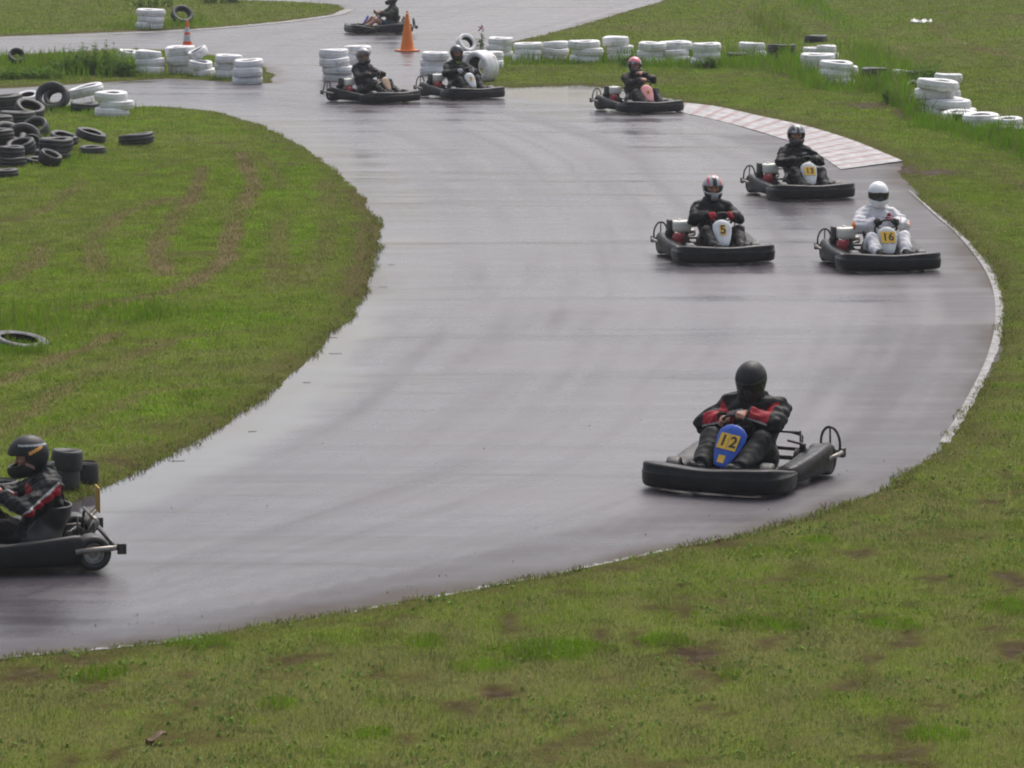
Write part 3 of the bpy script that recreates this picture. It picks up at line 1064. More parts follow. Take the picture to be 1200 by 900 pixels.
weed(742, 78, 0.3, 0.36, 22, 16, .4, 'leafy weed in the gap behind the pink plated kart')
weed(180, 8, 1.0, 0.7, 30, 14, .1, 'dark leafy weed at the top edge behind far stack')
weed(260, 4, 0.8, 0.5, 40, 14, .1, 'dark low weed strip at the top edge beyond the leaning tyre')


# ------------------------------------------------------------------ signed distance shapes -> meshes
def surface_nets(Fg, org, h):
    nx, ny, nz = Fg.shape
    S = Fg < 0
    corners = [(i, j, k) for i in (0, 1) for j in (0, 1) for k in (0, 1)]
    edges = [(a, b) for a in range(8) for b in range(a + 1, 8) if sum(abs(corners[a][t] - corners[b][t]) for t in range(3)) == 1]
    cut = lambda A, c: A[c[0]:nx - 1 + c[0], c[1]:ny - 1 + c[1], c[2]:nz - 1 + c[2]]
    cnt = sum(cut(S, c).astype(np.int8) for c in corners)
    act = (cnt > 0) & (cnt < 8)
    I, J, K = np.nonzero(act)
    m = len(I)
    vals = np.stack([Fg[I + c[0], J + c[1], K + c[2]] for c in corners], 1)
    acc = np.zeros((m, 3))
    num = np.zeros(m)
    ca = np.array(corners, float)
    for a, b in edges:
        va, vb = vals[:, a], vals[:, b]
        x = (va < 0) != (vb < 0)
        t = np.where(x, va / np.where(x, va - vb, 1), 0)
        p = ca[a][None] + (ca[b] - ca[a])[None] * t[:, None]
        acc += p * x[:, None]
        num += x
    V = (np.stack([I, J, K], 1) + acc / num[:, None]) * h + np.array(org)
    idx = np.full((nx - 1, ny - 1, nz - 1), -1, np.int64)
    idx[I, J, K] = np.arange(m)
    Q = []
    for ax in range(3):
        A = [slice(1, nx - 1), slice(1, ny - 1), slice(1, nz - 1)]
        A[ax] = slice(0, (nx, ny, nz)[ax] - 1)
        B = list(A)
        B[ax] = slice(1, (nx, ny, nz)[ax])
        s0, s1 = S[tuple(A)], S[tuple(B)]
        off = [A[t].start for t in range(3)]
        ei, ej, ek = np.nonzero(s0 != s1)
        flip = s0[ei, ej, ek]
        c = np.stack([ei + off[0], ej + off[1], ek + off[2]], 1)
        u, v = [(1, 2), (2, 0), (0, 1)][ax]
        du, dv = np.eye(3, dtype=int)[u], np.eye(3, dtype=int)[v]
        g = lambda d: idx[tuple((c - d).T)]
        q = np.stack([g(du + dv), g(dv), g(0 * du), g(du)], 1)
        q[~flip] = q[~flip][:, ::-1]
        Q.append(q)
    Q = np.concatenate(Q)
    Q = Q[(Q >= 0).all(1)]
    return V, Q


def cone_d(p, a, b, r1, r2):
    a, b = np.asarray(a, np.float32), np.asarray(b, np.float32)
    ba = b - a
    t = np.clip(((p - a) @ ba) / max(float(ba @ ba), 1e-9), 0, 1)
    return np.linalg.norm(p - a - t[..., None] * ba, axis=-1) - (r1 + (r2 - r1) * t), t


class Sdf:
    def __init__(s, lo, hi, h):
        s.h = h
        s.lo = np.array(lo, np.float32)
        s.n = np.ceil((np.array(hi) - s.lo) / h).astype(int) + 1
        s.F = np.full(tuple(s.n), 0.3, np.float32)

    def grid(s, lo, hi):
        i0 = np.clip(np.floor((np.array(lo) - s.lo) / s.h).astype(int), 0, s.n - 1)
        i1 = np.clip(np.ceil((np.array(hi) - s.lo) / s.h).astype(int) + 1, 1, s.n)
        ax = [s.lo[t] + np.arange(i0[t], i1[t], dtype=np.float32) * s.h for t in range(3)]
        g = np.stack(np.meshgrid(*ax, indexing='ij'), -1)
        return tuple(slice(i0[t], i1[t]) for t in range(3)), g

    def cone(s, a, b, r1, r2, k=0.02, wob=None):
        m = max(r1, r2) + k + 0.05
        lo, hi = np.minimum(a, b) - m, np.maximum(a, b) + m
        sl, g = s.grid(lo, hi)
        if 0 in g.shape:
            return
        d, _ = cone_d(g, a, b, r1, r2)
        if wob is not None:
            d = d + wob(g)
        s.smin(sl, d, k)

    def smin(s, sl, d, k):
        f = s.F[sl]
        hh = np.maximum(k - np.abs(f - d), 0) / k
        s.F[sl] = np.minimum(f, d) - hh * hh * k * 0.25

    def ell(s, c, r, k=0.02):
        c, r = np.array(c), np.array(r)
        sl, g = s.grid(c - r - .06, c + r + .06)
        q = (g - c.astype(np.float32))
        k0 = np.linalg.norm(q / r, axis=-1)
        k1 = np.linalg.norm(q / (r * r), axis=-1)
        s.smin(sl, k0 * (k0 - 1) / np.maximum(k1, 1e-6), k)

    def mesh(s):
        F = s.F
        F[0], F[-1], F[:, 0], F[:, -1], F[:, :, 0], F[:, :, -1] = [np.maximum(v, 0.01) for v in (F[0], F[-1], F[:, 0], F[:, -1], F[:, :, 0], F[:, :, -1])]
        return surface_nets(F, s.lo, s.h)


V3 = lambda *a: np.array(a, float)
WHEEL_C, WHEEL_R = V3(0, .07, .50), 0.145
WHEEL_N = V3(0, -.80, .60)      # faces the driver


def grip(deg):
    """point of the steering wheel rim, 0 = driver's right, 90 = top"""
    up = V3(0, .60, .80)
    a = R(deg)
    r = V3(math.cos(a), 0, 0) + up * math.sin(a)
    t = V3(-math.sin(a), 0, 0) + up * math.cos(a)
    return WHEEL_C + r * WHEEL_R, r, t


def two_bone(a, b, l1, l2, pole):
    """elbow of an arm from a to b bending towards pole"""
    a, b = np.array(a), np.array(b)
    d = np.linalg.norm(b - a)
    d = min(d, (l1 + l2) * 0.995)
    u = (b - a) / np.linalg.norm(b - a)
    x = (l1 * l1 - l2 * l2 + d * d) / (2 * d)
    y = math.sqrt(max(l1 * l1 - x * x, 1e-6))
    p = np.array(pole) - a
    p = p - u * (p @ u)
    p /= np.linalg.norm(p)
    return a + u * x + p * y


def body_prims(ps):
    """limb list: (kind, a, b, r1, r2, blend)"""
    L = []
    lean = ps.get('lean', 0.0)
    sh = V3(0, -.40 + lean, .672 - abs(lean) * .15)
    hip = V3(0, -.27, .19)
    mid = (sh + hip) / 2 + V3(0, -.02, 0)
    L.append(('torso', hip + V3(-.07, 0, 0), hip + V3(.07, 0, 0), .125, .125, .05))
    L.append(('torso', hip + V3(0, 0, .02), mid, .135, .135, .06))
    L.append(('torso', mid + V3(-.05, 0, .02), sh + V3(-.085, .01, -.09), .115, .115, .06))
    L.append(('torso', mid + V3(.05, 0, .02), sh + V3(.085, .01, -.09), .115, .115, .06))
    L.append(('torso', sh + V3(-.165 - ps.get('bulk', 0), 0, -.025), sh + V3(.165 + ps.get('bulk', 0), 0, -.025), .076, .076, .05))
    L.append(('torso', sh + V3(-.06, 0, .02), sh + V3(.06, 0, .02), .07, .07, .05))
    nk = sh + V3(0, .01, .05)
    hc = V3(*ps.get('head', (0, .04, .235))) + sh
    L.append(('neck', nk, hc + V3(0, -.01, -.06), .058, .058, .03))
    hands = {}
    for s, nm in ((1, 'r'), (-1, 'l')):
        S = sh + V3((.195 + ps.get('bulk', 0)) * s, 0, -.04)
        hd = ps.get(nm, ('wheel', 25 if s > 0 else 155))
        if hd[0] == 'wheel':
            g, r, t = grip(hd[1])
            wr = g + WHEEL_N * .045 - V3(0, .06, 0.02) + V3(.012 * s, 0, 0)
        else:
            wr = V3(*hd[1])
        E = two_bone(S, wr, .285, .265, hd[2] if len(hd) > 2 else S + V3(.75 * s, .05, -.42))
        L.append(('uarm', S, E, .066, .056, .04))
        L.append(('farm', E, wr, .056, .036, .02))
        hands[nm] = (hd, wr, s)
    for s, nm in ((1, 'rk'), (-1, 'lk')):
        H = hip + V3(.095 * s, .02, -.02)
        kn = V3(*ps.get(nm, (.215 * s, .17, .375)))
        an = V3(*ps.get(nm + 'a', (.175 * s, .55, .155)))
        L.append(('thigh', H, kn, .092, .062, .04))
        L.append(('calf', kn, kn * .55 + an * .45 + V3(0, -.02, -.025), .060, .055, .03))
        L.append(('calf', kn * .55 + an * .45 + V3(0, -.02, -.025), an, .055, .038, .03))
        L.append(('foot', an + V3(0, -.10, .060), an + V3(0, -.01, -.03), .045, .043, .02))
        L.append(('foot', an + V3(0, -.01, -.035), an + V3(.01 * s, .12, .065), .042, .036, .02))
    return L, sh, hc, hands


def hand_prims(hd, wr, s):
    """palm, four unequal bent fingers and a thumb, closed on the rim or half curled"""
    H = []
    if hd[0] == 'wheel':
        g, r, t = grip(hd[1])
        n = WHEEL_N
        kn = g + n * .024 + r * .012
        H.append(('hand', wr, (wr + kn) / 2, .030, .034, .015))
        for o in (-.024, 0, .024):
            H.append(('hand', (wr + kn) / 2 + t * o * .7, kn + t * o, .020, .017, .012))
        ln = [.92, 1.0, .96, .80]
        for i in range(4):
            o = t * (i - 1.5) * .021
            k = ln[i]
            a = kn + o
            b = g + r * .030 * k + n * -.004 + o
            c = g + r * .014 - n * .030 * k + o
            e = g - r * .012 * k - n * .026 + o
            H += [('hand', a, b, .0105, .0098, .004), ('hand', b, c, .0098, .009, .004), ('hand', c, e, .009, .008, .004)]
        side = -1 if s > 0 else 1
        th0 = (wr * .55 + kn * .45) + t * (.03 * (1 if s > 0 else -1)) - r * .012
        th1 = g - r * .026 + n * .010 + t * (.03 * (1 if s > 0 else -1))
        th2 = g - r * .018 - n * .018 + t * (.018 * (1 if s > 0 else -1))
        H += [('hand', th0, th1, .014, .0115, .008), ('hand', th1, th2, .0115, .0095, .004)]
    else:
        f = np.array(hd[3], float)           # pointing direction of the fingers
        f /= np.linalg.norm(f)
        up = np.array(hd[4], float)          # back of the hand
        up = up - f * (f @ up)
        up /= np.linalg.norm(up)
        t = np.cross(f, up)
        kn = wr + f * .085
        for o in (-.026, 0, .026):
            H.append(('hand', wr + t * o * .5, kn + t * o, .020, .016, .012))
        for i, k in enumerate([.88, 1.0, .94, .76]):
            o = t * (i - 1.5) * .021
            a = kn + o
            b = a + (f * .85 - up * .35) * .040 * k
            c = b + (f * .25 - up * .95) * .028 * k
            e = c + (-f * .5 - up * .7) * .020 * k
            H += [('hand', a, b, .0105, .0098, .004), ('hand', b, c, .0098, .009, .004), ('hand', c, e, .009, .0085, .004)]
        th0 = wr + f * .02 - t * .03
        th1 = wr + f * .055 - t * .055 - up * .012
        th2 = th1 + f * .03 - up * .012 + t * .012
        H += [('hand', th0, th1, .015, .012, .01), ('hand', th1, th2, .012, .0095, .005)]
    return H


def wrinkle(seed, amp):
    r = np.random.default_rng(seed)
    W = [(r.normal(0, 1, 3) * f, r.uniform(0, 6.28), a) for f, a in ((14, 1), (22, .8), (34, .6), (34, .6), (55, .35), (55, .35))]

    def w(g):
        v = 0
        for (k, ph, a) in W:
            v = v + a * np.sin(g @ k.astype(np.float32) + ph + 1.5 * np.sin(g[..., 2] * 19 + ph * 2))
        return v * amp
    return w


LO, HI = (-.52, -.72, .0), (.52, .82, 1.02)


def classify(V, prims):
    best = np.full(len(V), 1e9)
    who = np.zeros(len(V), int)
    tt = np.zeros(len(V))
    for i, p in enumerate(prims):
        d, t = cone_d(V.astype(np.float32), p[1], p[2], p[3], p[4])
        k = d < best
        best[k], who[k], tt[k] = d[k], i, t[k]
    return who, tt


def part_mesh(name, prims, kinds, grow, wob, clip=None, mats=(), paint=None, h=0.0085):
    pr = [p for p in prims if p[0] in kinds]
    lo = np.min([np.minimum(p[1], p[2]) - max(p[3], p[4]) for p in pr], 0) - .07
    hi = np.max([np.maximum(p[1], p[2]) + max(p[3], p[4]) for p in pr], 0) + .07
    S = Sdf(np.maximum(lo, (-2, -2, -.01)), hi, h)
    for p in pr:
        S.cone(p[1], p[2], p[3] + grow, p[4] + grow, p[5], wob)
    if clip is not None:
        sl, g = S.grid(S.lo, S.lo + S.n * h)
        S.F = np.maximum(S.F, clip(g).astype(np.float32))
    V, Q = S.mesh()
    fm = None
    if paint is not None:
        fm = paint(V[Q].mean(1), pr)
    return mesh_np(name, V, Q, mats, fm)


def head_prims(sdf, c, rot):
    """a head with brow, nose, lips, chin and ears; c centre, rot 3x3"""
    T = lambda *p: c + rot @ np.array(p)
    sdf.ell(T(0, -.01, .02), (.074, .092, .098), .02)
    for a, b, r1, r2, k in (((0, .03, -.03), (0, .055, -.082), .052, .034, .03), ((0, .082, .012), (0, .105, -.022), .009, .014, .01),
                            ((-.035, .078, .030), (.035, .078, .030), .012, .012, .01), ((-.018, .084, -.055), (.018, .084, -.055), .010, .010, .008),
                            ((-.05, .052, -.012), (-.05, .052, -.012), .026, .026, .02), ((.05, .052, -.012), (.05, .052, -.012), .026, .026, .02)):
        sdf.cone(T(*a), T(*b), r1, r2, k)
    for s in (-1, 1):
        sdf.ell(T(.076 * s, -.01, 0), (.014, .024, .034), .008)
        sl, g = sdf.grid(T(.031 * s, .085, .010) - .04, T(.031 * s, .085, .010) + .04)
        d = np.linalg.norm(g - T(.031 * s, .090, .010).astype(np.float32), axis=-1) - .014
        sdf.F[sl] = np.maximum(sdf.F[sl], -d)


# ------------------------------------------------------------------ helmets, local frame: centre of the head, facing +Y
def helmet_field(h=0.006):
    n = int(.44 / h)
    ax = -.22 + np.arange(n) * h
    g = np.stack(np.meshgrid(ax, ax, ax, indexing='ij'), -1)

    def ell(c, r):
        q = g - np.array(c)
        r = np.array(r)
        k0 = np.linalg.norm(q / r, axis=-1)
        k1 = np.linalg.norm(q / (r * r), axis=-1)
        return k0 * (k0 - 1) / np.maximum(k1, 1e-6)
    o = ell((0, -.012, .018), (.127, .150, .140))
    c = ell((0, .045, -.075), (.098, .118, .082))
    k = .05
    hh = np.maximum(k - np.abs(o - c), 0) / k
    o = np.minimum(o, c) - hh * hh * k * .25
    lip = np.abs(g[..., 2] - (-.128)) - .010
    o = np.maximum(o, -.132 - g[..., 2] + 0.25 * np.maximum(-g[..., 1] - .02, 0) * 0)
    return g, o, h


HG, HO, HH = helmet_field()
_port = np.maximum(np.maximum(np.abs(HG[..., 2] - .004) - .046 + 0.12 * np.abs(HG[..., 0]), .015 - HG[..., 1]), np.abs(HG[..., 0]) - .118)


def helmet(style, parent, c, rot_e):
    shell = np.maximum(HO, -(HO + .022))
    shell = np.maximum(shell, -_port)
    V, Q = surface_nets(shell, (-.22,) * 3, HH)
    fc = V[Q].mean(1)
    inner = np.interp(0, [0], [0])
    q = fc - np.array((0, -.012, .018))
    rad = np.linalg.norm(q / np.array((.127, .150, .140)), axis=1)
    q2 = fc - np.array((0, .045, -.075))
    rad2 = np.linalg.norm(q2 / np.array((.098, .118, .082)), axis=1)
    ins = (rad < .93) & (rad2 < .93)
    mats, fn = style['mats'], style['fn']
    idx = fn(fc).astype(int) + 1
    idx[ins] = 0
    ho = link('helmet', mesh_np('helmet', V, Q, [M['padding']] + [M[m] for m in mats], idx), parent, tuple(c), rot_e)
    ho.scale = (1.1, 1.1, 1.1)
    if style.get('visor'):
        vis = np.maximum(np.abs(HO + .004) - .006, _port - .008)
        V, Q = surface_nets(vis, (-.22,) * 3, HH)
        link('visor', mesh_np('visor', V, Q, [M['visor']]), ho)
    if style.get('peak'):
        mb = MB()
        mb.loft([[(-.10, .09, .085), (0, .125, .098), (.10, .09, .085), (.10, .09, .080), (0, .125, .092), (-.10, .09, .080)],
                 [(-.085, .17, .095), (0, .205, .102), (.085, .17, .095), (.085, .17, .09), (0, .205, .096), (-.085, .17, .09)]])
        link('peak', mb.mesh('peak', [M[mats[0]]]), ho)
    return ho


zero = lambda f: np.zeros(len(f), int)


def fn_stripe5(f):
    r = np.zeros(len(f), int)                       # grey base
    a = np.arctan2(f[:, 0], f[:, 2] + .02)
    up = f[:, 2] > .055
    r[up & (np.abs(f[:, 0]) < .026) & (f[:, 1] > -.02)] = 1   # black centre
    r[up & (np.abs(np.abs(f[:, 0]) - .075) < .011)] = 2       # red bands
    r[(f[:, 2] > .14) & (np.abs(f[:, 0]) < .016)] = 2
    r[(f[:, 2] < -.05) & (f[:, 1] > .04) & (np.abs(f[:, 0]) > .045)] = 1
    return r


def fn_pink(f):
    r = np.zeros(len(f), int)
    r[f[:, 2] > .085] = 1
    r[(f[:, 2] > .05) & (np.abs(np.abs(f[:, 0]) - .075) < .016) & (f[:, 2] < .11)] = 2
    return r


def fn_13(f):
    r = np.zeros(len(f), int)
    r[(f[:, 2] > .055) & (f[:, 2] < .085) & (np.abs(f[:, 0]) < .085) & (f[:, 1] > .02) & (np.abs(f[:, 0]) > .02)] = 1
    r[(f[:, 2] > .09) & (np.abs(np.abs(f[:, 0]) - .03) < .012)] = 1
    return r


def fn_left(f):
    r = np.zeros(len(f), int)
    s = f[:, 2] + .55 * (f[:, 1])
    r[(np.abs(f[:, 2] - (.035 - .25 * f[:, 1])) < .012) & (f[:, 1] < -.01) & (f[:, 1] > -.12)] = 1      # orange flash
    r[(np.abs(f[:, 2] + .045 - .9 * f[:, 1]) < .014) & (f[:, 1] < .09) & (f[:, 1] > -.03)] = 2          # rosy band
    r[(np.abs(f[:, 2] - .10 - .2 * f[:, 1]) < .007) & (f[:, 1] < .05)] = 3
    return r


def fn_first(f):
    r = np.zeros(len(f), int)
    r[np.abs(f[:, 0]) > .07] = 1
    r[(f[:, 2] > .11)] = 2
    return r


STYLES = {
    'dome_black': dict(mats=['h_black'], fn=zero, visor=True),
    'striped': dict(mats=['h_grey', 'h_black', 'h_red'], fn=fn_stripe5),
    'black13': dict(mats=['h_charcoal', 'h_grey'], fn=fn_13),
    'white': dict(mats=['h_white'], fn=zero, visor=True),
    'pink': dict(mats=['h_charcoal', 'h_pink', 'h_grey'], fn=fn_pink),
    'flash': dict(mats=['h_black', 'h_orange', 'h_rose', 'h_grey'], fn=fn_left),
    'browngrey': dict(mats=['h_charcoal', 'h_brown', 'h_grey'], fn=fn_first),
    'dark': dict(mats=['h_charcoal', 'h_black'], fn=lambda f: (f[:, 2] < -.03).astype(int)),
}


def patch(name, target, mats, cx, cz, w, h, rows, parent):
    """a badge sewn on the chest: a small grid laid on the jacket"""
    from mathutils.bvhtree import BVHTree
    bvh = BVHTree.FromPolygons([v.co for v in target.vertices], [tuple(p.vertices) for p in target.polygons])
    nx, nz = 10, 10
    V, F, mi = [], [], []
    for j in range(nz + 1):
        for i in range(nx + 1):
            x, z = cx + (i / nx - .5) * w, cz + (j / nz - .5) * h
            hit = bvh.ray_cast(Vector((x, .3, z)), Vector((0, -1, 0)))
            p = hit[0] if hit[0] else Vector((x, -.2, z))
            V.append((p.x, p.y + .004, p.z))
    for j in range(nz):
        for i in range(nx):
            m = rows(i / nx + .05, j / nz + .05)
            if m < 0:
                continue
            a = j * (nx + 1) + i
            F.append((a, a + nx + 1, a + nx + 2, a + 1))
            mi.append(m)
    me = bpy.data.meshes.new(name)
    me.from_pydata(V, [], F)
    for m in mats:
        me.materials.append(m)
    me.polygons.foreach_set('material_index', mi)
    me.update()
    return link(name, me, parent)


def person(sp, loc, rz, label):
    ps = sp.get('pose', {})
    L, sh, hc, hands = body_prims(ps)
    HP = []
    for nm in ('r', 'l'):
        HP += hand_prims(*hands[nm])
    pitch, yaw, roll = ps.get('look', (0, 0, 0))
    rot_e = Euler((pitch, roll, yaw), 'XYZ')
    rot = np.array(rot_e.to_matrix())
    S = Sdf(LO, (HI[0], HI[1], 1.06), 0.0085)
    for p in L + HP:
        S.cone(p[1], p[2], p[3], p[4], p[5])
    head_prims(S, hc, rot)
    V, Q = S.mesh()
    allp = L + HP
    body = link('person', mesh_np('person', V, Q, [M['skin']]), None, loc, (0, 0, rz))
    tag(body, label, 'person', 'kart drivers')
    seed = sp.get('seed', 1)
    jk = sp['jacket']
    wr = {s: hands[n][1] for n, s in (('r', 1), ('l', -1))}
    el = {}
    for p in L:
        if p[0] == 'farm':
            el[1 if p[1][0] > p[2][0] or p[1][0] > 0.1 else -1] = p[1]

    def clip_j(g):
        # cuffs stop just before the wrists, hem at the hips, collar at the neck
        c = np.full(g.shape[:-1], -1.0, np.float32)
        for p in L:
            if p[0] != 'farm':
                continue
            E, W = p[1], p[2]
            u = (W - E) / np.linalg.norm(W - E)
            along = (g - W.astype(np.float32)) @ u.astype(np.float32)
            dist = np.linalg.norm(g - W.astype(np.float32), axis=-1) - .085
            c = np.maximum(c, np.minimum(-dist, along + .012))
        return np.maximum(c, .20 - g[..., 2])
    torso = L
    jm = part_mesh('jacket', L, ('torso', 'uarm', 'farm'), .020 + .3 * ps.get('bulk', 0), wrinkle(seed, .0075), clip_j, [M[m] for m in jk['mats']],
                   (lambda fc, pr: jk['paint'](fc, pr, sh)) if jk.get('paint') else None)
    j = link('jacket', jm, body)
    # stand up collar
    cb = MB()
    nb = sh + V3(0, .01, .055)
    cb.loft([[tuple(nb + V3(math.cos(a) * (.082 + .006 * k), math.sin(a) * (.078 + .006 * k), -.02 + .085 * k - .022 * math.sin(a))) for a in np.linspace(0, 2 * PI, 24, False)] for k in (0, .5, 1)] +
            [[tuple(nb + V3(math.cos(a) * .068, math.sin(a) * .066, .065 - .022 * math.sin(a))) for a in np.linspace(0, 2 * PI, 24, False)]])
    link('collar', cb.mesh('collar', [M[sp.get('collar', jk['mats'][0])]]), j)
    tk = sp['trousers']
    shorts = sp.get('shorts')
    def cl(g):
        return g[..., 1] - (.455 if tk == 'suit_white' else .50)
    if shorts:
        def cl(g):
            return g[..., 1] - (.02)
    link('trousers', part_mesh('trousers', L, ('thigh', 'calf') if not shorts else ('thigh',), .020 + .4 * ps.get('bulk', 0), wrinkle(seed + 7, .0055), cl, [M[tk]],
                               None), body)
    sm = part_mesh('shoe', [p for p in L if p[0] == 'foot' and p[1][0] > 0], ('foot',), .012, None, None, [M['shoe']])
    link('shoe', sm, body)
    link('shoe', part_mesh('shoe', [p for p in L if p[0] == 'foot' and p[1][0] < 0], ('foot',), .012, None, None, [M['shoe']]), body)
    if sp.get('gloves'):
        for nm in ('r', 'l'):
            gm = part_mesh('glove', hand_prims(*hands[nm]), ('hand',), .004, None, None, [M[sp['gloves']]], None, .006)
            link('glove', gm, body)
    helmet(STYLES[sp['helmet']], body, hc + rot @ V3(0, .005, .0), rot_e)
    if not STYLES[sp['helmet']].get('visor'):
        for s in (-1, 1):
            mb = MB()
            mb.lathe([(.0001, -.0115)] + [(.0115 * math.cos(a), .0115 * math.sin(a)) for a in np.linspace(-1.2, 1.2, 7)] + [(.0001, .0115)], 12)
            link('eye', mb.mesh('eye', [M['eye']]), body, tuple(hc + rot @ V3(.031 * s, .079, .010)))
    if sp.get('badge'):
        sp['badge'](jm, body, sh)
    return body


# ------------------------------------------------------------------ the kart: nose towards +Y, ground at z = 0
CACHE = {}


def cached(key, fn):
    if key not in CACHE:
        CACHE[key] = fn()
    return CACHE[key]


def m_bumper():
    mb = MB()
    path = catmull([(-.610, .36), (-.638, .44), (-.648, .62), (-.618, .765), (-.50, .850), (-.25, .888), (0, .90), (.25, .888), (.50, .850), (.618, .765), (.648, .62), (.638, .44), (.610, .36)], 6)
    prof = [(.045, .034), (.066, .036), (.080, .050), (.087, .09), (.089, .155), (.087, .165), (.082, .170), (.080, .175), (.079, .222), (.075, .238), (.066, .247), (.050, .251), (.0, .254), (-.06, .246), (-.078, .240), (-.088, .228), (-.09, .20), (-.09, .12), (-.08, .05), (-.04, .034)]
    rings = []
    m = len(path)
    for i, p in enumerate(path):
        t = path[min(i + 1, m - 1)] - path[max(i - 1, 0)]
        t /= np.linalg.norm(t)
        nrm = np.array((-t[1], t[0]))
        e = min(i, m - 1 - i)
        sc_ = (0.45, 0.78, 0.93, 1)[min(e, 3)]
        dip = 0.022 * math.exp(-(p[0] / .34) ** 2) + .075 * max(0, (.80 - p[1]) / .44)
        rings.append([(p[0] + nrm[0] * u * sc_, p[1] + nrm[1] * u * sc_, .15 + (z - .15) * (sc_ * .5 + .5) - dip * (z > .17) * (z - .1) / .15 + .0) for u, z in prof])
    mb.loft(rings)
    return xs(mb.mesh('front_bumper', [M['plastic']]), .92)


def m_pod(s, ext=0.0):
    mb = MB()
    rings = []
    ys = [.335, .325, .30, .24, .1, -.05, -.20, -.33, -.42, -.465, -.485, -.492]
    sc_ = [.35, .75, .93, 1, 1, 1, 1, 1, .97, .88, .72, .40]
    for y, k in zip(ys, sc_):
        t = (.335 - y) / .83
        y = y - ext * max(0, t)
        zt = .195 + .12 * t ** 1.15 if ext else .228 + .075 * t ** 1.2
        xi = .405
        xo = .665 + .03 * math.sin(t * PI * .8)
        cx, cz = (xi + xo) / 2, (.06 + zt) / 2
        pr = [(xo - .05, .050), (xo - .018, .056), (xo - .004, .075), (xo, .13), (xo - .010, zt - .055), (xo - .018, zt - .030), (xo - .030, zt - .012), (xo - .048, zt - .002), (xo - .07, zt), (xo - .16, zt - .018), (xi + .02, zt - .055), (xi + .004, zt - .07), (xi, zt - .09), (xi, .09), (xi + .03, .055)]
        rings.append([(s * (cx + (x - cx) * k), y, cz + (z - cz) * (k * .75 + .25)) for x, z in pr])
    mb.loft(rings)
    return xs(mb.mesh('side_pod', [M['plastic']]), .92)


def m_rear_bumper(hoops=True):
    mb = MB()
    mb.tube([(-.70, -.74, .19), (.70, -.74, .19)], .019, 0, 10)
    mb.tube([(-.40, -.74, .19), (-.40, -.66, .12), (.40, -.66, .12), (.40, -.74, .19)], .014, 0, 8)
    for s in (-1, 1):
        arc = [(s * .585 +   .105 * math.cos(a), -.745 + .02 * math.sin(a), .26 + .155 * math.sin(a)) for a in np.linspace(-.35, PI + .35, 18)]
        if hoops:
            mb.tube(arc, .0135, 0, 8)
            mb.tube([(s * .585, -.745, .19), (s * .585, -.73, .41)], .010, 0, 6)
        mb.tube([(s * .70, -.74, .19), (s * .725, -.71, .19), (s * .73, -.58, .185), (s * .72, -.42, .17)], .022, 1, 8)
        mb.box((s * .70, -.785, .18), (.05, .07, .085), 0, .008)
    return xs(mb.mesh('rear_bumper', [M['steel'], M['bare_steel']]), .88)


def m_wheel(r, w):
    mb = MB()
    h = w / 2
    prof = [(r * .56, -h * .80), (r * .66, -h * .95), (r * .82, -h), (r * .94, -h * .90), (r * .985, -h * .72), (r, -h * .35), (r, h * .35), (r * .985, h * .72), (r * .94, h * .90), (r * .82, h), (r * .66, h * .95), (r * .56, h * .80), (r * .52, h * .5), (r * .52, -h * .5)]
    mb.lathe(prof, 32, 'X', closed=True)
    return mb.mesh('wheel', [M['rubber']])


def m_rim(r, w):
    mb = MB()
    h = w / 2
    prof = [(.001, -h * .42), (r * .18, -h * .46), (r * .22, -h * .36), (r * .42, -h * .34), (r * .50, -h * .62), (r * .57, -h * .84), (r * .54, -h * .86), (r * .50, -h * .4), (r * .50, h * .4), (r * .54, h * .86), (r * .57, h * .84), (r * .50, h * .62), (r * .42, h * .34), (r * .22, h * .36), (r * .18, h * .46), (.001, h * .42)]
    mb.lathe(prof, 24, 'X')
    for k in range(6):
        a = k * PI / 3
        mb.tube([(-h * .36, math.cos(a) * r * .31, math.sin(a) * r * .31), (h * .36, math.cos(a) * r * .31, math.sin(a) * r * .31)], r * .05, 0, 6)
    return mb.mesh('rim', [M['rim']])


def m_frame():
    mb = MB()
    for s in (-1, 1):
        mb.tube([(s * .20, .78, .085), (s * .24, .45, .075), (s * .36, .30, .07), (s * .38, -.30, .07), (s * .33, -.70, .11)], .016, 0, 8)
        mb.tube([(s * .36, .30, .07), (s * .44, .05, .09), (s * .44, -.30, .09), (s * .38, -.34, .07)], .013)
        mb.tube([(s * .22, .50, .08), (s * .40, .54, .125)], .018)
        mb.tube([(s * .32, -.60, .10), (s * .32, -.62, .33), (s * .20, -.62, .36)], .012)
        mb.tube([(s * .05, .18, .19), (s * .36, .52, .13)], .007, 0, 6)
    for y, x in ((.62, .22), (.24, .37), (-.16, .38), (-.66, .33)):
        mb.tube([(-x, y, .075 if y > -.5 else .11), (x, y, .075 if y > -.5 else .11)], .013)
    mb.tube([(-.30, -.62, .36), (.34, -.62, .36)], .012)
    mb.tube([(-.30, -.62, .36), (-.36, -.52, .20)], .010)
    mb.tube([(-.36, -.48, .20), (-.36, -.48, .40)], .009, 0, 6)
    mb.tube([(-.44, -.40, .29), (-.22, -.50, .30)], .012)
    mb.box((-.43, -.40, .25), (.035, .05, .10), 0, .008)
    return xs(mb.mesh('chassis', [M['steel']]), .92)


def m_tray():
    mb = MB()
    mb.box((0, .24, .034), (.80, 1.02, .010), 0, .002)
    mb.box((0, -.42, .05), (.62, .34, .010), 0, .002)
    return mb.mesh('floor_tray', [M['steel']])


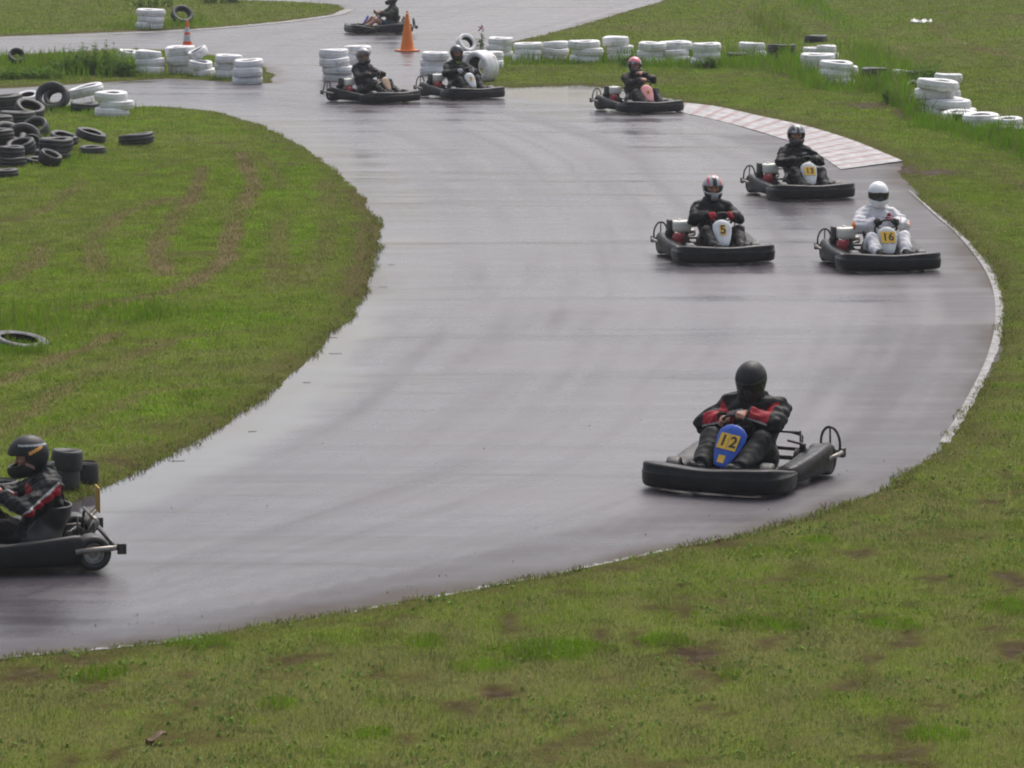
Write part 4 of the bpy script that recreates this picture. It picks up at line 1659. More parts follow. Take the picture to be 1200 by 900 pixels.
def m_seat():
    L, sh, hc, hands = body_prims({'lean': -.02})
    pr = [p for p in L if p[0] in ('torso',)] + [p for p in L if p[0] == 'thigh']
    S = Sdf((-.36, -.72, .03), (.36, .12, .68), .010)
    T = Sdf((-.36, -.72, .03), (.36, .12, .68), .010)
    for p in pr:
        b = p[2] if p[0] != 'thigh' else p[1] * .55 + p[2] * .45
        S.cone(p[1], b, p[3] + .042, p[4] + .042, .06)
        T.cone(p[1], b, p[3] + .024, p[4] + .024, .06)
    sl, g = S.grid(S.lo, S.lo + S.n * .01)
    cut = g[..., 1] + .30 - (.42 - g[..., 2]) * 1.05
    S.F = np.maximum(np.maximum(np.maximum(S.F, -T.F), cut * .7), g[..., 2] - .47)
    V, Q = S.mesh()
    return mesh_np('seat', V, Q, [M['seat']])


def m_swheel():
    mb = MB()
    c, n = WHEEL_C, WHEEL_N
    up = V3(0, .60, .80)
    mb.tube([tuple(c + V3(math.cos(a), 0, 0) * WHEEL_R + up * math.sin(a) * WHEEL_R) for a in np.linspace(0, 2 * PI, 36, False)], .0135, 0, 8, True)
    for a in (R(10), R(170), R(270)):
        mb.tube([tuple(c - n * .02), tuple(c + (V3(math.cos(a), 0, 0) + up * math.sin(a)) * WHEEL_R * .98)], .010, 0, 6)
    mb.lathe([(.001, -.02), (.035, -.02), (.038, 0), (.03, .012), (.001, .014)], 16)
    # the hub disc above was turned about z: lay it in the wheel plane
    k = 16 * 5
    for i in range(len(mb.V) - k, len(mb.V)):
        x, y, z = mb.V[i]
        mb.V[i] = tuple(c + V3(x, 0, 0) + up * y + n * (z - .015))
    return mb.mesh('steering_wheel', [M['rubber']])


def m_column():
    mb = MB()
    mb.tube([tuple(WHEEL_C - WHEEL_N * .02), (0, .50, .10)], .012, 0, 8)
    mb.tube([(-.11, .30, .08), (-.015, .32, .30), (.015, .32, .30), (.11, .30, .08)], .010, 0, 6)
    return mb.mesh('steering_column', [M['steel']])


def m_engine():
    mb = MB()
    mb.box((.375, -.30, .115), (.16, .26, .05), 0, .008)
    mb.box((.375, -.31, .20), (.17, .22, .15), 0, .02)
    for k in range(6):
        mb.box((.375, -.17 + .012 * k - .03, .205), (.15, .005, .13 - .004 * k), 0)
    mb.tube([(.31, -.20, .20), (.28, -.16, .20), (.27, -.06, .16)], .016, 0, 8)
    mb.box((.30, -.33, .295), (.04, .13, .05), 0, .01)
    return xs(mb.mesh('engine', [M['engine']]), 1, -.03)


def m_tank():
    mb = MB()
    mb.box((.365, -.30, .40), (.25, .19, .15), 0, .045)
    mb.lathe([(.001, 0), (.028, 0), (.030, .012), (.024, .02), (.001, .022)], 14, 'Z', (.39, -.30, .474))
    return xs(mb.mesh('fuel_tank', [M['tank']]), 1, -.02)


def m_starter():
    mb = MB()
    mb.lathe([(.001, .05), (.03, .05), (.045, .042), (.070, .034), (.082, .015), (.086, 0), (.086, -.03)], 24, 'Y', (.435, -.175, .235))
    mb.box((.43, -.22, .235), (.17, .05, .16), 0, .03)
    return xs(mb.mesh('starter_cover', [M['red_cover']]), 1, -.03)


def m_filter():
    mb = MB()
    mb.box((.525, -.345, .40), (.06, .13, .17), 0, .02)
    mb.lathe([(.001, -.05), (.055, -.05), (.058, 0), (.055, .05), (.001, .05)], 16, 'Y', (.50, -.42, .30))
    return xs(mb.mesh('air_filter', [M['engine']]), 1, -.03)


def m_muffler():
    mb = MB()
    mb.tube([(.30, -.46, .22), (.10, -.56, .26)], .014, 0, 8)
    mb.lathe([(.001, -.10), (.045, -.10), (.052, -.09), (.052, .09), (.045, .10), (.001, .10)], 16, 'X', (.16, -.66, .27))
    return mb.mesh('muffler', [M['bare_steel']])


def m_axle():
    mb = MB()
    mb.tube([(-.48, -.57, .14), (.48, -.57, .14)], .018, 0, 10)
    mb.lathe([(.02, -.004), (.075, -.004), (.08, 0), (.075, .004), (.02, .004)], 24, 'X', (.26, -.55, .14))
    mb.lathe([(.02, -.005), (.085, -.005), (.085, .005), (.02, .005)], 24, 'X', (-.27, -.55, .14))
    return mb.mesh('rear_axle', [M['steel']])


def m_pedal(s):
    mb = MB()
    mb.tube([(s * .17, .66, .075), (s * .17, .70, .16), (s * .17, .685, .23)], .008, 0, 6)
    mb.tube([(s * .125, .685, .23), (s * .215, .685, .23)], .010, 0, 6)
    return mb.mesh('pedal', [M['steel']])


def m_rearplate():
    mb = MB()
    mb.box((0, -.69, .48), (.20, .012, .20), 0, .004)
    mb.tube([(-.07, -.68, .40), (-.07, -.64, .36)], .006, 0, 5)
    mb.tube([(.07, -.68, .40), (.07, -.64, .36)], .006, 0, 5)
    return mb.mesh('rear_number_plate', [M['old_yellow']])


PANEL_A = R(30)


def m_panel(mat):
    """shield: broad at the top, narrow at the foot, slightly bowed"""
    out = [(-.075, .150), (-.03, .168), (.03, .168), (.075, .150), (.110, .118), (.118, .06), (.105, -.02), (.078, -.11), (.055, -.165), (.03, -.178), (-.03, -.178), (-.055, -.165), (-.078, -.11), (-.105, -.02), (-.118, .06), (-.110, .118)]
    mb = MB()
    rings = []
    for k, z in ((.94, -.012), (1, -.006), (1, .006), (.95, .014), (.72, .018)):
        rings.append([(x * k, y * k, z - 1.2 * x * x * k) for x, y in out])
    mb.loft(rings)
    me = mb.mesh('number_panel', [mat])
    return me


def text_mesh(s, size, mat):
    cu = bpy.data.curves.new('digits', 'FONT')
    cu.body = s
    cu.size = size
    cu.extrude = .0012
    cu.offset = size * 0.022
    cu.align_x = 'CENTER'
    cu.align_y = 'CENTER'
    cu.space_character = 1.05
    o = bpy.data.objects.new('tmp', cu)
    COL.objects.link(o)
    bpy.context.view_layer.update()
    dg = bpy.context.evaluated_depsgraph_get()
    me = bpy.data.meshes.new_from_object(o.evaluated_get(dg))
    bpy.data.objects.remove(o)
    bpy.data.curves.remove(cu)
    me.materials.clear()
    me.materials.append(mat)
    return me


OFF = (-.08, .08, 0)


def kart(px, py, alpha, sp):
    """alpha: how far the nose turns to the photo's right of straight-at-the-camera, degrees"""
    c = P0(px, py)
    bearing = math.degrees(math.atan2(c[0], c[1]))
    rz = R(180 + alpha - bearing)
    root = bpy.data.objects.new('go_kart', None)
    COL.objects.link(root)
    root.location = (c[0], c[1], 0.004)
    root.rotation_euler = (0, 0, rz)
    tag(root, sp['kart_label'], 'go kart', 'racing karts on the track')
    A = lambda n, me, **k: link(n, me, root, **k)
    off = (OFF[0] + sp.get('shift', 0), OFF[1], 0)
    A('front_bumper', cached('fb', m_bumper))
    ext = 0.0 if sp.get('rear_plate') else .11
    A('side_pod', cached('pr%.2f' % ext, lambda: m_pod(1, ext)))
    A('side_pod', cached('pl%.2f' % ext, lambda: m_pod(-1, ext)))
    hp = not sp.get('no_hoops')
    A('rear_bumper', cached('rb%d' % hp, lambda: m_rear_bumper(hp)))
    A('chassis', cached('fr', m_frame))
    A('floor_tray', cached('tr', m_tray))
    A('seat', cached('se', m_seat), loc=off)
    A('steering_wheel', cached('sw', m_swheel), loc=off)
    A('steering_column', cached('sc', m_column), loc=off)
    A('rear_axle', cached('ax', m_axle))
    st = R(sp.get('steer', 0))
    for s in (-1, 1):
        w = A('wheel', cached('fw', lambda: m_wheel(.130, .125)), loc=(s * .445, .55, .131), rot=(random.random(), 0, st))
        link('rim', cached('fri', lambda: m_rim(.130, .125)), w)
        w = A('wheel', cached('rw', lambda: m_wheel(.142, .20)), loc=(s * .500, -.57, .143), rot=(random.random(), 0, 0))
        link('rim', cached('rri', lambda: m_rim(.142, .20)), w)
        A('pedal', cached('pe%d' % s, lambda: m_pedal(s)), loc=(-.05, .055, 0))
    e = A('engine', cached('en', m_engine))
    link('fuel_tank', cached('ta', m_tank), e)
    link('starter_cover', cached('sta', m_starter), e)
    link('air_filter', cached('af', m_filter), e)
    link('muffler', cached('mu', m_muffler), e)
    if sp.get('rear_plate'):
        A('rear_number_plate', cached('rp', m_rearplate))
    k = sp.get('panel_k', 1.0)
    p = A('number_panel', cached('np' + sp['panel'], lambda: m_panel(M[sp['panel']])))
    ca, sa = math.cos(PANEL_A), math.sin(PANEL_A)
    Rm = Matrix(((-1, 0, 0), (0, -sa, ca), (0, ca, sa))).to_4x4()
    p.matrix_local = Matrix.Translation((sp.get('panel_x', -.03), .46, .375)) @ Rm @ Matrix.Rotation(R(sp.get('panel_roll', 0)), 4, 'Z') @ Matrix.Diagonal((k, k, 1, 1))
    if sp.get('num'):
        tw, th, ty = sp.get('tile', (.095, .10, .035))
        tm = cached('tile%s%s' % (tw, th), lambda: MB().box((0, 0, 0), (tw, th, .004), 0).mesh('number_tile', [M['yellow']]))
        if sp.get('two_tiles'):
            for s in (-1, 1):
                t = link('number_tile', cached('tileh', lambda: MB().box((0, 0, 0), (tw * .47, th, .004), 0).mesh('number_tile', [M['yellow']])), p, (s * tw * .25, ty, .0185))
                link('number', text_mesh(sp['num'][0 if s < 0 else 1], th * .98, M['ink']), p, (s * tw * .25, ty, .0215))
        else:
            link('number_tile', tm, p, (0, ty, .0185))
            link('number', text_mesh(sp['num'], th * sp.get('num_k', .95), M['ink']), p, (0, ty, .0215))
    if sp.get('foot_tile'):
        link('foot_sticker', cached('ft', lambda: MB().box((0, 0, 0), (.055, .06, .004), 0).mesh('foot_sticker', [M['yellow']])), p, (-.005, -.115, .016))
    if sp.get('lime'):
        A('lime_cover', MB().box((.11, .46, .22), (.09, .05, .05), 0, .02).box((-.11, .46, .22), (.09, .05, .05), 0, .02).mesh('lime_cover', [M['lime']]))
    if sp.get('driver'):
        person(sp['driver'], (c[0] + off[0] * math.cos(rz) - off[1] * math.sin(rz), c[1] + off[0] * math.sin(rz) + off[1] * math.cos(rz), 0.004), rz, sp['driver_label'])
    return root


def mat_paint(f):
    return f


def paint12(fc, pr, sh):
    """red forearms and chest flashes with pale piping on a black jacket"""
    who, t = classify(fc, pr)
    kinds = np.array([p[0] for p in pr])[who]
    r = np.zeros(len(fc), int)
    for i, p in enumerate(pr):
        if p[0] == 'farm':
            k = who == i
            q = fc[k] - (p[1] + (p[2] - p[1]) * t[k][:, None])
            side = 1 if p[1][0] > p[2][0] else -1
            v = ((q[:, 2] - .55 * side * q[:, 0] * 0 > -.012) & (t[k] > .22) & (t[k] < .88)).astype(int)
            v[(np.abs(q[:, 2] + .018) < .007) & (t[k] > .2) & (t[k] < .88)] = 2
            r[k] = v
    dx = np.abs(fc[:, 0])
    rel = fc - sh
    fr = fc[:, 1] > sh[1] + .02
    band = rel[:, 2] + .10 + .9 * (dx - .12)
    r[(kinds == 'torso') & fr & (np.abs(dx - .165) < .030) & (rel[:, 2] < -.05) & (rel[:, 2] > -.22)] = 1
    r[(kinds == 'uarm') & (rel[:, 1] > .05) & (np.abs(fc[:, 0]) < .275) & (t > .15)] = 1
    r[(kinds != 'farm') & fr & (np.abs(rel[:, 2] + .052 + .25 * (dx - .12)) < .011) & (dx > .05) & (dx < .20)] = 2
    return r


def paint_left(fc, pr, sh):
    """red wedge with a pale edge along the outside of the sleeve and over the chest"""
    who, t = classify(fc, pr)
    kinds = np.array([p[0] for p in pr])[who]
    r = np.zeros(len(fc), int)
    rel = fc - sh
    arm = (kinds == 'uarm') | (kinds == 'farm')
    for s in (-1, 1):
        side = np.sign(fc[:, 0]) == s
        lineq = rel[:, 2] + .07 - .95 * rel[:, 1] * 0
    # stripe on the back half of the upper arm and under the forearm
    u = np.zeros(len(fc))
    for p, i in zip(pr, range(len(pr))):
        if p[0] in ('uarm', 'farm'):
            k = who == i
            ax = (p[2] - p[1]) / np.linalg.norm(p[2] - p[1])
            q = fc[k] - (p[1] + (p[2] - p[1]) * t[k][:, None])
            back = V3(0, -1, -.9) if p[0] == 'uarm' else V3(0, -.6, -1)
            back = back - ax * (back @ ax)
            back /= np.linalg.norm(back)
            out = np.cross(ax, back)
            ang = np.degrees(np.arctan2(np.abs(q @ out), q @ back))
            v = np.zeros(k.sum(), int)
            v[(ang > 26) & (ang < 72)] = 1
            v[(ang >= 72) & (ang < 86)] = 2
            r[k] = v
    fr = (kinds == 'torso') & (rel[:, 1] > .04) & (np.abs(fc[:, 0]) > .03)
    r[fr & (rel[:, 2] < -.03) & (rel[:, 2] > -.16)] = 1
    r[fr & (np.abs(rel[:, 2] + .17) < .012)] = 2
    return r


def paint16(fc, pr, sh):
    who, t = classify(fc, pr)
    kinds = np.array([p[0] for p in pr])[who]
    r = np.zeros(len(fc), int)
    out = np.abs(fc[:, 0])
    r[(kinds == 'uarm') & (t > .84) & (out > .365)] = 1
    r[(kinds == 'farm') & (t < .14) & (out > .365)] = 1
    return r


def paint5(fc, pr, sh):
    who, t = classify(fc, pr)
    kinds = np.array([p[0] for p in pr])[who]
    r = np.zeros(len(fc), int)
    r[(kinds == 'farm') & (t > .55) & (t < .75)] = 1
    return r


def badge16(jm, body, sh):
    patch('chest_badge', jm, [M['jkt_red'], M['ink']], -.125, sh[2] - .055, .105, .105,
          lambda u, v: (0 if (v > .62 and abs(u - .5) < .15 + .55 * (1 - v)) or .30 < v < .55 else (1 if .05 < v < .28 and int(u * 10) % 3 else -1)), body)
    patch('name_badge', jm, [M['glove_grey'], M['ink']], .055, sh[2] - .065, .05, .03, lambda u, v: 1 if .3 < v < .75 and int(u * 10) % 3 else -1, body)


def badge13(jm, body, sh):
    patch('chest_badge', jm, [M['glove_grey']], -.115, sh[2] - .035, .085, .03, lambda u, v: 0 if int(u * 10) % 4 and .15 < v < .9 else -1, body)


SPECS = [
    (873, 563, -23, dict(shift=.085,panel='blue_panel', num='12', tile=(.165, .125, .025), two_tiles=True, foot_tile=True, steer=14, panel_roll=-10, panel_k=1.18,
                         kart_label='nearest black go kart with blue front panel numbered 12',
                         driver_label='driver in black jacket with red sleeves and black helmet, in kart 12',
                         driver=dict(seed=3, jacket=dict(mats=['jkt_black', 'jkt_red', 'piping'], paint=paint12), trousers='trousers', helmet='dome_black',
                                     pose=dict(bulk=.045, lean=.12, head=(-.01, .09, .225), look=(R(-24), R(4), 0), l=('wheel', 112, V3(-.9, -.25, .36)), r=('wheel', 20, V3(.9, -.25, .34)), rk=(.21, .17, .40), lk=(-.25, .14, .385))))),
    (834, 302, 15, dict(panel='white_panel', num='5', panel_k=1.1, tile=(.075, .135, .03), num_k=1.15, steer=-8,
                        kart_label='black go kart with white front panel numbered 5',
                        driver_label='driver with striped grey and red helmet and red gloves, in kart 5',
                        driver=dict(seed=5, jacket=dict(mats=['jkt_black', 'jkt_grey'], paint=paint5), trousers='trousers', helmet='striped', gloves='glove_red',
                                    pose=dict(lean=.02, look=(R(-6), R(-4), 0), r=('wheel', 38), l=('wheel', 142))))),
    (934, 229, 21, dict(panel='silver_panel', num='13', panel_k=1.1, tile=(.16, .125, .03), steer=-8,
                        kart_label='black go kart with silver front panel numbered 13, beside the striped kerb',
                        driver_label='driver in black jacket with small chest badge and dark helmet, in kart 13',
                        driver=dict(seed=6, jacket=dict(mats=['jkt_black']), trousers='trousers', helmet='black13', gloves='glove_black', badge=badge13,
                                    pose=dict(lean=.01, look=(R(-4), R(-8), 0), r=('wheel', 28), l=('wheel', 150))))),
    (1027, 311, 15, dict(panel='silver_panel', num='16', panel_k=1.1, tile=(.175, .145, .03), steer=-6,
                         kart_label='black go kart with silver front panel numbered 16, nearest the white edge line',
                         driver_label='driver in white race suit and white helmet, in kart 16',
                         driver=dict(seed=8, jacket=dict(mats=['suit_white', 'orange_cloth'], paint=paint16), trousers='suit_white', helmet='white', gloves='glove_black', badge=badge16,
                                     pose=dict(lean=.03, look=(R(-8), R(-5), 0), r=('wheel', 40), l=('wheel', 140))))),
    (746, 130, 27, dict(panel='pink_panel', num='8', tile=(.05, .08, .01), steer=-8, panel_roll=6, panel_k=1.08, panel_x=-.02,
                        kart_label='black go kart with pink front panel, in front of the white tyre row',
                        driver_label='driver with red topped helmet raising one bare hand to the chin',
                        driver=dict(seed=9, jacket=dict(mats=['jkt_black']), trousers='trousers', helmet='pink',
                                    pose=dict(lean=.05, head=(.02, .06, .22), look=(R(-10), R(-6), 0),
                                              l=('free', (-.06, -.15, .735), V3(-.55, -.30, .42), (.9, .3, .3), (0, .5, .85)), r=('wheel', 80))))),
    (434, 119, 44, dict(panel='tan_panel', num=None, panel_k=.9, steer=-10,
                        kart_label='black go kart with tan front panel, in front of the tall white stacks',
                        driver_label='driver in black jacket and brownish grey helmet, in the tan panelled kart',
                        driver=dict(seed=10, jacket=dict(mats=['jkt_black']), trousers='trousers', helmet='browngrey', gloves='glove_black',
                                    pose=dict(lean=.0, look=(R(-5), R(-6), 0))))),
    (538, 114, 29, dict(panel='white_panel', num='7', tile=(.06, .10, .02), num_k=1.05, steer=-10, lime=True, panel_roll=8,
                        kart_label='black go kart with white panel and lime green trim below a wide white tyre',
                        driver_label='driver in black jacket with grey gloves and plain dark helmet, lime collar',
                        driver=dict(seed=11, jacket=dict(mats=['jkt_black']), trousers='trousers', helmet='dark', gloves='glove_grey', collar='lime',
                                    pose=dict(lean=.04, look=(R(-6), R(-3), 0))))),
    (448, 39, -76, dict(panel='blue_panel', panel_k=.8, num=None, rear_plate=True, steer=0,
                        kart_label='farthest black go kart driving away along the far road',
                        driver_label='driver in dark olive jacket and blue shorts with bare knees, in the farthest kart',
                        driver=dict(seed=12, jacket=dict(mats=['jkt_olive']), trousers='jeans', shorts=True, helmet='dark',
                                    pose=dict(lean=.04, look=(R(0), R(6), 0), rk=(.21, .16, .40))))),
    (14, 659, -83, dict(panel='blue_panel', num=None, rear_plate=True, no_hoops=True, steer=6,
                        kart_label='black go kart leaving past the black kart tyres, its nose out of view',
                        driver_label='driver in black jacket with red sleeve stripe leaving past the tyres',
                        driver=dict(seed=13, jacket=dict(mats=['jkt_grey', 'jkt_red', 'piping'], paint=paint_left), trousers='trousers', helmet='flash', gloves='glove_black',
                                    pose=dict(lean=.055, head=(0, .135, .185), look=(R(-12), R(-4), 0), lk=(-.22, .17, .36))))),
]
for (kx, ky, al, sp) in SPECS:
    kart(kx, ky, al, sp)


# ------------------------------------------------------------------ tyres
def m_tyre(mat, Rr=.31, w=.20, hole=.19, seed=0):
    mb = MB()
    h = w / 2
    gv = .985 if not mat.name.startswith('weathered') else (.955 if Rr > .2 else .992)
    prof = [(hole, -h * .70), (hole + .012, -h * .82), (hole + .04, -h * .95), (Rr * .86, -h), (Rr * .94, -h * .9), (Rr * .985, -h * .68), (Rr * .985, -h * .50), (Rr * gv, -h * .45), (Rr * gv, -h * .36), (Rr, -h * .30), (Rr, h * .30), (Rr * gv, h * .36), (Rr * gv, h * .45), (Rr * .985, h * .50), (Rr * .985, h * .68),
            (Rr * .94, h * .9), (Rr * .86, h), (hole + .04, h * .95), (hole + .012, h * .82), (hole, h * .70), (hole + .025, h * .62), (Rr * .92, h * .55), (Rr * .94, 0), (Rr * .92, -h * .55), (hole + .025, -h * .62)]
    mis = [0] * 19 + [1] * 6
    mb.lathe(prof, 40, 'Z', closed=True, mis=mis)
    # real tyres are never quite round nor flat
    rr = random.Random(seed)
    a1, a2, e = rr.uniform(0, 6.28), rr.uniform(0, 6.28), rr.uniform(.01, .035)
    V = []
    for (x, y, z) in mb.V:
        t = math.atan2(y, x)
        k = 1 + e * math.cos(2 * t + a1)
        V.append((x * k, y * k, z + w * (.3 if w > Rr else 1) * (.035 * math.sin(2 * t + a2) + .012 * math.sin(3 * t + a1))))
    mb.V = V
    return mb.mesh('old_tyre', [mat, M['tyre_inner']])


TY = {}


def tyre_me(col, R_=.31, w=.20, hole=.19, v=0):
    key = (col, R_, w, hole, v)
    if key not in TY:
        TY[key] = m_tyre(M['tyre_' + col], R_, w, hole, hash(key[1:]) % 1000 if False else int(R_ * 1000) + v * 17)
    return TY[key]


def one_tyre(loc, rot, me, label, group):
    o = link('old_tyre', me, None, loc, rot)
    tag(o, label, 'tyre', group)
    return o


TIERS = {1: ['lone'], 2: ['lower', 'top'], 3: ['lowest', 'middle', 'top'], 4: ['lowest', 'second', 'third', 'top']}
_seed = [0]


def stack(px, py, n, desc, wpx=None, col='white', w=.20, group='white painted tyres', hole=.165, tilt=0.0, jit=.035, sink=.02, z0=0.0, kinds=None, Rr=None):
    """n tyres lying one on the other, foot at a photo pixel"""
    rnd = random.Random(_seed[0] + 5)
    _seed[0] += 1
    c = P(px, py)
    zc = (c - Vector((0, 0, CAM_H))).length
    R0 = Rr if Rr else (wpx * zc / F_PX / 2 if wpx else .31)
    c = c + Vector((0, R0 * .9, 0))
    zg = max(float(ground_z(np.array([c.x]), np.array([c.y]))[0]), 0) + z0
    z = zg - sink
    for i in range(n):
        cc = kinds[i] if kinds else col
        k = 1 + rnd.uniform(-.04, .03)
        ww = w * rnd.uniform(.92, 1.06)
        me = tyre_me(cc, round(R0 * k, 2), round(ww, 2), round(R0 * k * hole / .31, 2), rnd.randrange(3))
        tx, ty = rnd.gauss(0, .018) + tilt * (1 if i else .8), rnd.gauss(0, .035)
        loc = (c.x + rnd.gauss(0, jit), c.y + rnd.gauss(0, jit), z + ww / 2)
        t = TIERS[n][i]
        cn = 'white' if cc == 'white' else 'black'
        one_tyre(loc, (tx, ty, rnd.uniform(0, 6.28)), me, f'{t} {cn} tyre {desc}', group if cc == 'white' else 'black scrap tyres')
        z += ww * .885


def leaning(px, py, wpx, rot, label, col='black', w=.2, hole=.19, dz=0.0, group=None):
    c = P(px, py)
    zc = (c - Vector((0, 0, CAM_H))).length
    R0 = wpx * zc / F_PX / 2
    me = tyre_me(col, round(R0, 2), w, round(R0 * hole / .31, 2), len(TY) % 3)
    # lowest point of the turned tyre rests on the ground
    Mr = Euler(rot).to_matrix()
    lo = min((Mr @ v.co).z for v in me.vertices)
    one_tyre((c.x, c.y + R0 * .5, c.z - lo - .02 + dz), rot, me, label, group or ('white painted tyres' if col == 'white' else 'black scrap tyres'))


# row left of the gap, on the grass island
leaning(149, 70, 24, (R(6), R(8), 0), 'lone white tyre half hidden by the leafy island bush', 'white', hole=.15)
stack(175, 88, 3, 'of the stack right beside the leafy bush', 33)
stack(212, 87, 3, 'of the tall stack below the striped cone', 35, w=.235)
stack(237, 90, 2, 'of the battered stack with weeds poking through', 29, tilt=.10)
leaning(232, 88, 24, (R(8), R(-24), 0), 'white tyre tipped up on the battered weedy stack', 'white', dz=.33)
stack(265, 94, 3, 'of the stack second from the gap, left row', 33)
stack(290, 99, 3, 'of the frontmost stack beside the gap, left row', 36)
stack(175, 34, 3, 'of the isolated stack across the far road', 33)
leaning(213, 29, 27, (R(36), R(30), R(-10)), 'black tyre propped up beside the isolated far white stack')
# middle group
stack(394, 95, 4, 'of the front stack behind the tan panelled kart', 36, w=.19)
stack(414, 92, 4, 'of the stack just behind the tan panelled driver', 34, w=.205)
stack(509, 88, 3, 'of the stack between the two paired karts', 32)
leaning(564, 97, 38, (R(90), 0, R(-42)), 'wide white tyre on its side with a dark open hole', 'white', w=.46, hole=.20)
stack(574, 80, 2, 'of the low stack right behind the wide white tyre', 34)
leaning(546, 66, 24, (R(55), R(20), R(20)), 'white tyre tipped upright on top of the group behind the wide tyre', 'white', dz=.06)
stack(585, 68, 3, 'of the rear stack by the pinkish flowering weed', 31, w=.18)
stack(546, 79, 2, 'of the hidden stack between paired kart and wide tyre', 28, w=.19)
# row behind the pink kart
stack(618, 73, 3, 'of the first stack in the long row, leftmost', 33, w=.17)
stack(651, 72, 3, 'of the second stack in the long row', 31, w=.175)
stack(688, 75, 3, 'of the widest stack in the long row', 38, w=.205)
stack(725, 73, 3, 'of the tall narrow stack behind the pink kart', 33, w=.215)
stack(763, 76, 3, 'of the stack just right of the pink kart driver', 32, w=.19)
stack(792, 75, 3, 'of the stack with the broad bulging top', 39, w=.20)
stack(827, 78, 3, 'of the last stack in the long row', 33, w=.20)
stack(862, 72, 1, 'sunk in weeds after the long white row', 26, 'black')
stack(884, 69, 2, 'of the small isolated pair by two black tyres', 32, w=.21)
stack(915, 69, 2, 'of the dark pair next to the isolated white pair', 34, 'black', w=.19)
stack(956, 50, 1, 'lying alone in the far ditch', 27, 'black')
# ditch groups
stack(954, 70, 2, 'of the upper rear pair where the ditch begins', 24, w=.17)
stack(973, 70, 2, 'of the upper rear pair nearest the mown mound', 24, w=.19)
stack(960, 91, 3, 'of the front stack where the ditch begins', 39, w=.20)
stack(982, 101, 3, 'of the foremost stack where the ditch begins', 39, w=.20)
stack(994, 96, 2, 'of the low pair squeezed behind the foremost ditch stack', 26, w=.20)
stack(1031, 98, 2, 'of the dark pair in the middle of the ditch', 32, 'black', w=.18)
stack(1058, 92, 1, 'partly hidden beside the dark ditch pair', 18)
stack(1075, 94, 1, 'behind the partly hidden small white tyre', 22, 'black')
leaning(1070, 110, 16, (R(60), R(30), 0), 'small white tyre standing in the ditch weeds', 'white')
stack(1112, 118, 3, 'of the rear stack behind the big ditch stack', 32, w=.2)
stack(1098, 137, 4, 'of the big ditch stack', 48, w=.20, hole=.17, jit=.07)
stack(1128, 138, 2, 'of the pair leaning on the right of the big ditch stack', 38, w=.19, jit=.05)
stack(1122, 142, 1, 'lying against the big ditch stack', 42, w=.2)
stack(1137, 143, 1, 'wedged between white tyres below the big ditch stack', 38, 'black', w=.17)
stack(1150, 153, 2, 'of the low pair next to last along the ditch', 42, w=.17)
stack(1180, 156, 2, 'of the low pair at the end of the ditch line', 38, w=.16)
stack(1084, 130, 2, 'of the weedy pair at the near corner of the big ditch stack', 34, w=.18)
stack(1188, 162, 1, 'sunk in tall grass below the last white ditch tyre', 42, 'black', w=.2)
# left pile by the near track arm
leaning(31, 121, 29, (R(14), R(-6), 0), 'holed white tyre ring behind the leaning black tyre', 'white', w=.16)
leaning(60, 131, 38, (R(58), R(-22), R(12)), 'black tyre leaning open among the near white tyres')
stack(99, 132, 1, 'carrying a tilted white tyre', 34, 'black')
leaning(100, 127, 41, (R(3), R(-13), 0), 'tilted white tyre resting on a black one', 'white', dz=.19)
stack(131, 137, 3, 'of the slumped stack at the track edge', 40, w=.18, tilt=.03, jit=.06)
G = dict(group='black scrap tyres')
stack(4, 146, 3, 'of the black stack cut by the picture edge', 46, 'black', w=.2, jit=.08)
leaning(8, 176, 44, (R(30), R(14), 0), 'black tyre tilted open at the front of the edge stack')
leaning(26, 180, 40, (R(52), R(6), R(8)), 'black tyre leaning wide open towards the camera')
stack(63, 188, 2, 'of the tidy black pair in the infield pile', 41, 'black', w=.2)
leaning(74, 172, 34, (R(8), R(10), 0), 'black tyre just behind the tidy black pair')
stack(106, 181, 1, 'flat under a tipped one in the infield pile', 34, 'black', w=.15)
leaning(106, 176, 38, (R(4), R(16), 0), 'black tyre tipped over its neighbour in the infield pile', dz=.13, w=.15)
leaning(159, 171, 42, (R(-2), R(-7), 0), 'black tyre lying alone flat on the grass beyond the pile', w=.19)
stack(12, 196, 2, 'of the low front pair nearest the picture edge', 34, 'black', w=.19, jit=.06)
stack(43, 193, 1, 'half sunk at the foot of the pile', 34, 'black', w=.12)
stack(3, 209, 1, 'lowest and nearest of the infield pile', 34, 'black', w=.16)
leaning(36, 182, 24, (R(70), R(20), 0), 'black tyre standing behind the half sunk tyre')
leaning(19, 76, 20, (R(48), R(10), 0), 'black tyre lying in weeds on the grass island')
leaning(20, 408, 72, (R(5), R(9), 0), 'grey worn tyre half buried in the infield tall grass', 'grey', w=.13, dz=-.06)
stack(-12, 160, 2, 'of the black pair half out of the picture', 44, 'black', w=.19)
leaning(40, 164, 34, (R(34), R(-16), 0), 'black tyre slumped behind the tidy pair and leaning tyre')
stack(20, 166, 1, 'flat at the core of the infield heap', 40, 'black', w=.17)
leaning(66, 128, 30, (R(50), R(-18), 0), 'smaller black tyre nested behind the leaning open one')
stack(22, 154, 2, 'of the black pair inside the heap under the grass tufts', 40, 'black', w=.19, jit=.06)
leaning(34, 150, 36, (R(20), R(18), 0), 'black tyre sliding off the inner pair of the heap', dz=.16)
stack(-4, 186, 3, 'of the black column at the picture edge', 42, 'black', w=.18, jit=.07)
leaning(24, 190, 34, (R(16), R(-12), 0), 'black tyre lodged between heap columns', dz=.1)
leaning(58, 196, 26, (R(12), R(22), 0), 'small black tyre tipped at the very front of the heap')
